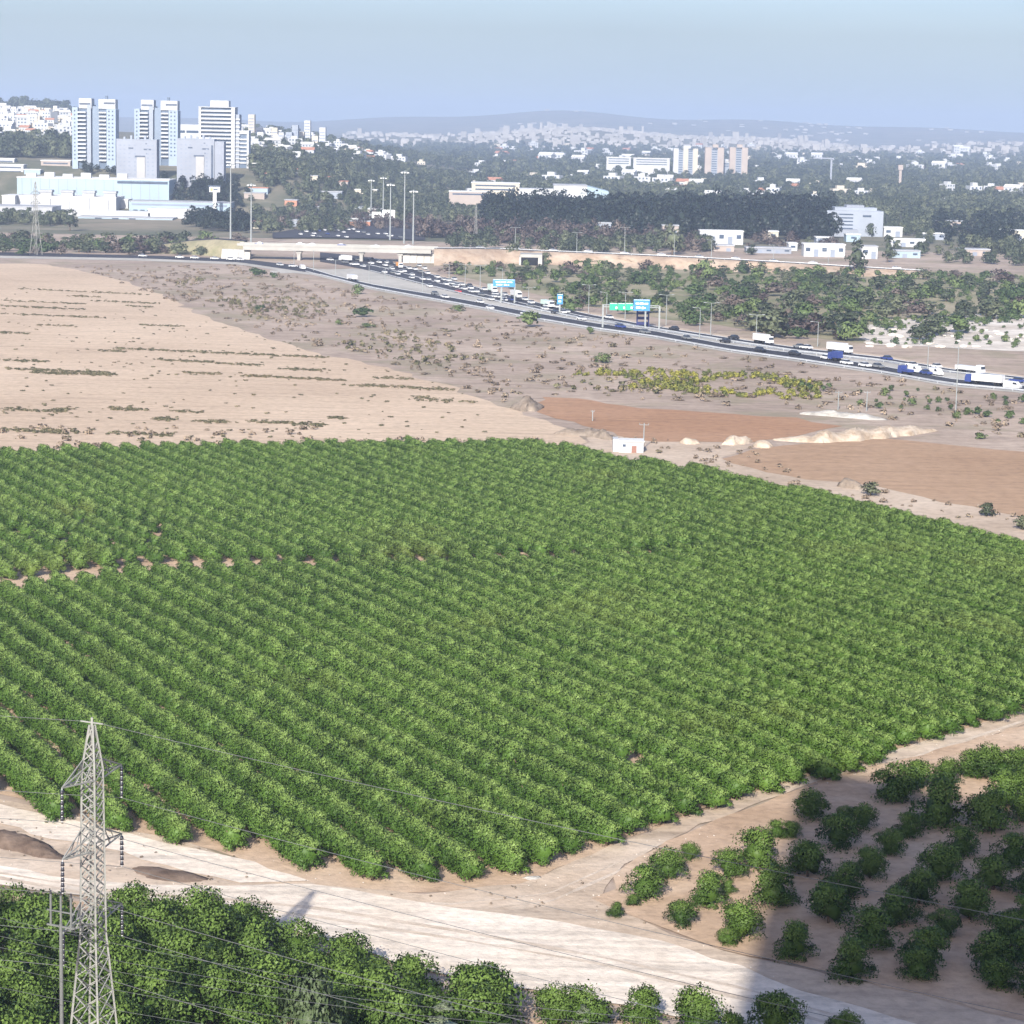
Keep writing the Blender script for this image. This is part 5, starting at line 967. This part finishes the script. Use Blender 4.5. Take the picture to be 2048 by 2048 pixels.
while n < 210 and tries < 20000:   # scrubby trees right of the highway
    tries += 1; px = r.uniform(880, 2060); py = r.uniform(540, 690)
    if py > fu(px) - 12 or py < 528 + (px - 880) * .022: continue
    if any(abs(px - a) < 13 and abs(py - c) < 5 for a, c in spots): continue
    if 1700 < px and py > 642 and r.random() < .78: continue
    spots.append((px, py)); w_ = r.uniform(20, 60) * (0.7 + (py - 540) / 260); m_, c = r.choice([(BUSH, 'dark green bush'), (ROUND, 'rounded green tree'), (ROUND, 'rounded green tree'), (BUSH, 'dark green bush'), (BROWN, 'brown leafless bush')])
    stand(px, py, w_, w_ * r.uniform(.5, .8), '%s in the scrubland beyond the highway' % c, m_, n, 'scrub_tree' if m_ is ROUND else 'scrub_bush', 'tree' if m_ is ROUND else 'bush', 'scrubland beyond the highway: ' + c); n += 1
stand(1545, 676, 90, 62, 'largest dark green tree beside the highway trucks', ROUND, 1); stand(1700, 672, 70, 52, 'broad green tree left of the white limestone patch', ROUND, 2); stand(1865, 672, 70, 44, 'broad dark green tree above the white limestone patch', ROUND, 3); stand(1140, 622, 60, 30, 'dark bush directly behind the small blue sign', BUSH, 1, 'bush', 'bush')
# low scrub that nobody would count
p = sample([(880, 528), (1300, 532), (2060, 556), (2060, 640), (1760, 660), (1460, 640), (1180, 610), (980, 570)], 0.008, 41); scatter('low_scrub', 'bush', BUSH, p, S(len(p), 1.6, 5.0, 42), 'low green scrub beyond the highway', 'scrub', 41)
p = sample([(150, 535), (500, 530), (720, 590), (1040, 645), (1500, 712), (2060, 800), (2060, 880), (1880, 855), (1560, 815), (1280, 805), (1100, 790), (1010, 805), (800, 735), (520, 665)], 0.017, 43); scatter('dry_scrub', 'tuft', TUFT, p, np.stack([S(len(p), .7, 3.4, 44)] * 2 + [S(len(p), .6, 2.4, 45)], 1), 'dry brown scrub between the beige field and the highway', 'scrub', 43)
p = sample([(330, 560), (520, 555), (760, 650), (1000, 720), (1500, 780), (1400, 800), (1000, 770), (700, 700), (420, 610)], 0.035, 46); nz = np.sin(p[:, 0] * .05) * np.sin(p[:, 1] * .021 + 1); p = p[nz > .3]; scatter('green_weeds', 'weed', WEED, p, S(len(p), .8, 2.4, 47), 'green weeds in the scrub', 'weeds', 46)
p = sample([(1140, 748), (1300, 742), (1530, 752), (1640, 770), (1640, 800), (1480, 796), (1300, 782), (1150, 764)], 0.13, 48); nz = np.sin(p[:, 0] * .16 + 1) + np.sin(p[:, 1] * .09); p = p[nz > -.8]; scatter('yellow_bushes', 'ybush', YBUSH, p, S(len(p), .9, 2.6, 49), 'low yellow flowering bushes along the scrub', 'bushes', 48)
p = sample([(1530, 752), (2060, 800), (2060, 860), (1640, 805)], 0.012, 50); scatter('olive_bushes', 'bush', BUSH, p, S(len(p), 1.0, 2.8, 51), 'olive bushes left of the trucks', 'bushes', 50)
p = sample([(1690, 660), (1780, 640), (2060, 626), (2060, 700), (1740, 690)], 0.012, 52); scatter('limestone_scrub', 'bush', BUSH, p, S(len(p), 1.2, 3.4, 53), 'low bushes on the white limestone patch', 'scrub', 52)
# weed lines across the beige field
rr = np.random.default_rng(61); pts = []
def weedline(px, py, L, n, j=1.0, sl=None):
    a = G(px, py); c = G(px + L, py + L * (0.045 if sl is None else sl))
    for i in range(n):
        f = rr.random(); q = a.lerp(c, f); pts.append((q.x + rr.normal(0, .7 * j), q.y + rr.normal(0, 1.6 * j), 0.03))
for (px, py, L, n) in ((40, 578, 260, 130), (140, 592, 60, 40), (0, 601, 170, 90), (0, 612, 170, 120), (190, 602, 130, 80), (250, 612, 60, 40), (0, 627, 220, 110), (280, 650, 90, 60), (0, 665, 60, 50), (80, 650, 60, 40), (230, 697, 250, 170), (200, 702, 50, 40), (480, 708, 170, 130), (310, 720, 120, 100), (430, 727, 90, 60), (0, 720, 90, 70), (20, 738, 200, 200), (60, 745, 90, 110), (160, 748, 70, 80), (480, 752, 210, 150), (690, 770, 220, 170), (370, 746, 70, 50), (560, 738, 90, 60), (760, 756, 60, 50), (0, 818, 130, 90), (110, 818, 30, 30), (220, 818, 70, 60), (310, 838, 40, 60), (350, 823, 60, 30), (400, 843, 50, 60), (500, 843, 80, 70), (590, 848, 60, 60), (660, 836, 25, 30), (830, 795, 40, 30), (0, 860, 120, 90), (80, 862, 90, 60), (220, 866, 120, 80), (830, 800, 120, 50)): weedline(px, py, L, n)
for i in range(420):
    px = rr.uniform(0, 1000); py = rr.uniform(580, 880); pts.append(tuple(G(px, py, .03)))
pts = np.array(pts); k = in_poly(pts[:, 0], pts[:, 1], pixpoly([(-60, 560), (330, 592), (480, 660), (776, 735), (1000, 812), (1119, 860), (600, 890), (-60, 905)])); pts = pts[k]; sx = rr.uniform(.7, 2.3, len(pts))
scatter('field_weeds', 'weed', WEED, pts, np.stack([sx * .75, sx * .55, sx * .35], 1), 'thin broken lines of weeds across the beige field', 'weeds', 62)
p = sample([(0, 850), (600, 858), (1080, 880), (1080, 900), (0, 925)], 0.02, 63); scatter('field_edge_weeds', 'tuft', TUFT, p, S(len(p), .8, 2.2, 64), 'dry weeds along the back edge of the orchard', 'weeds', 63)
p = sample([(1180, 870), (1500, 893), (1613, 958), (1883, 1003), (2048, 1030), (2048, 1060), (1750, 1010), (1400, 935)], 0.03, 65); scatter('verge_weeds', 'tuft', TUFT, p, S(len(p), .5, 1.8, 66), 'dry weeds on the pale verge', 'weeds', 65)
# litter of dry grass and stones along the near tracks
p = sample([(0, 1600), (180, 1645), (420, 1700), (640, 1765), (900, 1785), (1180, 1740), (1250, 1790), (1300, 1850), (1000, 1825), (620, 1772), (430, 1772), (150, 1745), (0, 1725)], 0.12, 67); scatter('track_weeds', 'tuft', TUFT, p + np.array([0, 0, .14]), S(len(p), .1, .4, 68), 'dry tufts beside the chalk road', 'weeds', 67)
STONE = plain('pale_stone', (0.62, 0.57, 0.50), 0.95, 0.15, 2.0)
def stone_mesh(k):
    bm = bmesh.new(); bmesh.ops.create_icosphere(bm, subdivisions=1, radius=.5); q = random.Random(k)
    for v in bm.verts: v.co *= q.uniform(.7, 1.2); v.co.z *= .6
    me = bpy.data.meshes.new('stone'); bm.to_mesh(me); bm.free(); me.materials.append(STONE); return me
STN = [stone_mesh(k) for k in range(4)]
p = sample([(0, 1600), (420, 1700), (900, 1785), (1250, 1690), (1700, 1530), (2048, 1420), (2048, 1470), (1600, 1590), (1250, 1790), (1480, 1930), (1700, 2010), (1400, 2055), (800, 1925), (330, 1808), (0, 1770)], 0.12, 69); scatter('loose_stones', 'stone', STN, p + np.array([0, 0, .15]), S(len(p), .05, .2, 70), 'loose stones on the chalk road and dirt track', 'stones', 69)
heap('limestone_heap', 'small white stone heap beside the track at the orchard corner', 'heap', [(1045, 1757), (1085, 1758)], .8, .35, RUB, 71)
for k in range(26):   # white boulders of the limestone patch
    px = r.uniform(1720, 2048); py = r.uniform(655, 698); g = G(px, py, .05); o = obj('limestone_boulder', STN[k % 4], None, g, k); s = r.uniform(2.0, 5.5); o.scale = (s, s, s * .7); tag(o, 'white boulder on the limestone patch above the highway', 'boulder', 'boulders on the limestone patch')
# ------------------------------------------------------------------ the near pylon, its wires and the pole beside it
STEEL = plain('pylon_steel', (0.27, 0.27, 0.25), 0.6, 0.12, 0.8, metal=0.15); INSD = plain('insulator_dark', (0.035, 0.035, 0.045), 0.3, 0.1, 2, spec=0.5); INSL = plain('insulator_light', (0.72, 0.72, 0.72), 0.4, 0.1, 2); WIREM = plain('wire_metal', (0.16, 0.165, 0.165), 0.5, 0.05, 1.0, metal=0.4)
ARM = Vector((0.42, 0.907, 0)).normalized(); LINE = Vector((0.907, -0.42, 0))
def wbar(name, a, b, r, parent, mat=None, n=4, r2=None): return MB().bar(a, b, r, r2, n).build(name, mat or STEEL, parent)
def half_w(z): return float(np.interp(z, [0, 9, 15.6, 16.6, 26.5, 27.2, 30.2], [1.85, 1.12, .62, .58, .53, .5, .13]))
def pylon(base, label, H=30.4, detail=True, scale=1.0, levels=(16.6, 21.6, 26.5), arm=3.5, thick=1.0):
    t = empty('power_pylon', base); tag(t, label, 'pylon'); A, L = ARM, LINE; k = scale; Z = Vector((0, 0, 1))
    def corner(sa, sl, z): w_ = half_w(z) * k; return A * (sa * w_) + L * (sl * w_) + Z * (z * k)
    knots = [0, 9, 15.6, 27.2, 30.2]
    for sa, sl in ((1, 1), (1, -1), (-1, -1), (-1, 1)):
        mb = MB()
        for z0, z1 in zip(knots[:-1], knots[1:]): mb.bar(corner(sa, sl, z0), corner(sa, sl, z1), .085 * k * thick)
        mb.build('leg', STEEL, t)
    zs = [0]
    while zs[-1] < 29.6: zs.append(zs[-1] + max(.62, half_w(zs[-1]) * 1.35) * (1 if detail else 2.2))
    zs[-1] = 30.1
    for z0, z1 in zip(zs[:-1], zs[1:]):
        for (c0, c1) in (((1, 1), (1, -1)), ((1, -1), (-1, -1)), ((-1, -1), (-1, 1)), ((-1, 1), (1, 1))):
            wbar('brace', corner(*c0, z0), corner(*c1, z1), .045 * k * thick, t)
            if detail: wbar('brace', corner(*c1, z0), corner(*c0, z1), .045 * k, t)
    tips = []
    for z in levels:
        for s in (-1, 1):
            ar = MB(); tip = A * (s * arm * k) + Z * ((z + .15) * k)
            for sl in (-1, 1): ar.bar(corner(s, sl, z), tip, .06 * k * thick); ar.bar(corner(s, sl, z + 1.35), tip, .05 * k * thick)
            if detail:
                for f in (.3, .6):
                    for sl in (-1, 1): ar.bar(corner(s, sl, z).lerp(tip, f), corner(s, sl, z + 1.35).lerp(tip, f - .25), .035 * k)
                    ar.bar(corner(s, -1, z).lerp(tip, f), corner(s, 1, z).lerp(tip, f - .25), .035 * k)
            ar.build('crossarm', STEEL, t); tips.append(tip)
    return t, tips
PB = Vector((-27.9, 163.6, -0.75)); pyl, tips = pylon(PB, 'grey lattice power pylon rising from the near grove')
wbar('peak', Vector((0, 0, 30.0)), Vector((0, 0, 30.7)), .1, pyl); tb = MB(); tb.bar(-LINE * .9 + Vector((0, 0, 30.35)), LINE * .9 + Vector((0, 0, 30.35)), .06); tb.build('earth_clamp', STEEL, pyl)
disc_d = MB().bar((0, 0, -.13), (0, 0, .13), .14, .1, 8).mesh('insulator_disc', INSD, True); disc_l = MB().bar((0, 0, -.05), (0, 0, .05), .06, .06, 8).mesh('insulator_cap', INSL, True)
ends = []
for tip in tips:
    st = wbar('insulator_string', tip, tip - Vector((0, 0, 2.3)), .035, pyl, GALV, 6)
    for i in range(6): obj('insulator_disc', disc_d, st, tip - Vector((0, 0, .3 + .36 * i))); obj('insulator_cap', disc_l, st, tip - Vector((0, 0, .48 + .36 * i)))
    ends.append(PB + tip - Vector((0, 0, 2.35)))
def wire(a, b, sag, r, name='power_wire', n=36):
    pts = [a.lerp(b, i / n) - Vector((0, 0, 4 * sag * (i / n) * (1 - i / n))) for i in range(n + 1)]
    mb = MB(); mb.tube(pts, r, 5); return mb.build(name, WIREM)
WN = ['lowest near', 'lowest far', 'middle near', 'middle far', 'top near', 'top far']
SP = 230.0
for e, nm in zip(ends, WN):
    tag(wire(e, e + LINE * SP + Vector((0, 0, -1)), 5.5, .02), 'power wire running right from the %s arm of the near pylon' % nm, 'wire', 'pylon wires'); tag(wire(e, e - LINE * SP + Vector((0, 0, 2)), 5.5, .02), 'power wire running left from the %s arm of the near pylon' % nm, 'wire', 'pylon wires')
top = PB + Vector((0, 0, 30.4))
tag(wire(top, top + LINE * SP + Vector((0, 0, -1)), 4.5, .02), 'earth wire running right from the peak of the near pylon', 'wire', 'pylon wires'); tag(wire(top, top - LINE * SP + Vector((0, 0, 2)), 4.5, .02), 'earth wire running left from the peak of the near pylon', 'wire', 'pylon wires')
# medium voltage pole with three upright insulators, left of the pylon
D2 = 158.0; pp = P(122, 1850, D2); POLEG = plain('pole_grey', (0.13, 0.135, 0.13), 0.6, 0.15, 1.0); up_ = empty('utility_pole', (pp.x, D2, 0.1)); tag(up_, 'grey steel pole with three upright insulators left of the pylon', 'pole'); zt = pp.z
wbar('pole', Vector((0, 0, -.2)), Vector((0, 0, zt)), .16, up_, POLEG, 10, .12); wbar('crossarm', -LINE * 1.1 + Vector((0, 0, zt - .2)), LINE * 1.1 + Vector((0, 0, zt - .2)), .08, up_, POLEG); wbar('crossarm', -LINE * 1.1 + Vector((0, 0, zt + .8)), LINE * 1.1 + Vector((0, 0, zt + .8)), .06, up_, POLEG)
for s in (-.8, 0, .8):
    wbar('post_insulator', LINE * s + Vector((0, 0, zt - .2)), LINE * s + Vector((0, 0, zt + 1.9)), .08, up_, POLEG, 8); wbar('terminal', LINE * s + Vector((0, 0, zt + 1.9)), LINE * s + Vector((0, 0, zt + 2.15)), .06, up_, INSD, 6)
# medium voltage wires across the near grove
MVL = ['upper', 'second', 'third', 'fourth', 'lowest']
for k, (y0, y1, y2) in enumerate(((1790, 1860, 2022), (1830, 1880, 2035), (1853, 1895, 2050), (1890, 1935, 2085), (1935, 1960, 2110))):
    a = P(-260, y0 - 24, 178 - 3 * k); c = P(1500, y2 + 30, 128 - 3 * k); tag(wire(a, c, 1.6, .013), '%s thin grey wire crossing above the near grove' % MVL[k], 'wire', 'thin wires above the grove')
# distant pylons
for (px, pt, pb, lab) in ((951, 409, 487, 'distant pylon beyond the right end of the overpass'), (72, 362, 510, 'faint grey pylon at the left before the shopping centre')):
    g = G(px, pb); h = P(px, pt, g.y).z - g.z; pylon(g, lab, detail=False, scale=h / 30.4, levels=(17, 21, 25), arm=3.6, thick=1.3)
# ------------------------------------------------------------------ the tower block the view is from (behind and beside the viewer); it shades the grove
wm = plain('render_wall', (0.62, 0.58, 0.52), 0.85, 0.08, 0.2); gl = plain('dark_glass', (0.05, 0.07, 0.09), 0.15, 0.1, 0.5, spec=0.5)
A2 = Vector((-15.6, 6.0)); e1 = Vector((0.765, -0.644)); e2 = Vector((-0.644, -0.765)); HB = 131.0
tw = empty('tower_block', (A2.x, A2.y, 0), math.atan2(e1.y, e1.x)); tag(tw, 'pale tall tower block beside the viewpoint whose shadow lies across the grove', 'building')
HB = 136.0; ca, sa = e1.x, e1.y
def loc2(wx, wy): return (wx * ca + wy * sa, -wx * sa + wy * ca)
FP = [(0, 0), loc2(-3.6, -24), loc2(e1.x * 46 - 3.6, e1.y * 46 - 24), (46, 0)]
MB().prism(FP, 0, HB).build('wall', wm, tw)
MB().prism([(x * 1.004, y * 1.004) for x, y in FP], HB, HB + 1.0).build('roof', wm, tw)
for f in range(40):
    z = 3.2 * (f + 1)
    if abs(z - CAM_H) < 9 : continue
    MB().box(26, 40, 0.003, 1.8, z, z + 0.25).build('balcony', wm, tw)
for f in range(0, 40):
    for x in (3, 9, 15):
        MB().box(x, x + 2.6, -0.05, 0.05, 3.2 * f + 1.0, 3.2 * f + 2.4).build('window', gl, tw)

# ------------------------------------------------------------------ haze
mt = bpy.data.materials.new('haze_air'); mt.use_nodes = True; t = mt.node_tree; t.nodes.clear()
o = t.nodes.new('ShaderNodeOutputMaterial'); pv = t.nodes.new('ShaderNodeVolumePrincipled')
pv.inputs['Color'].default_value = (0.46, 0.57, 0.78, 1); pv.inputs['Density'].default_value = 1.3e-4; pv.inputs['Anisotropy'].default_value = 0.0
t.links.new(pv.outputs[0], o.inputs['Volume'])
hb = MB().box(-9500, 9500, -900, 17200, -3, 190).build('haze', mt)
tag(hb, 'pale blue haze over the whole plain', 'haze', kind='stuff')
print('objects', len(bpy.data.objects), 'tris', sum(len(m.polygons) for m in bpy.data.meshes))
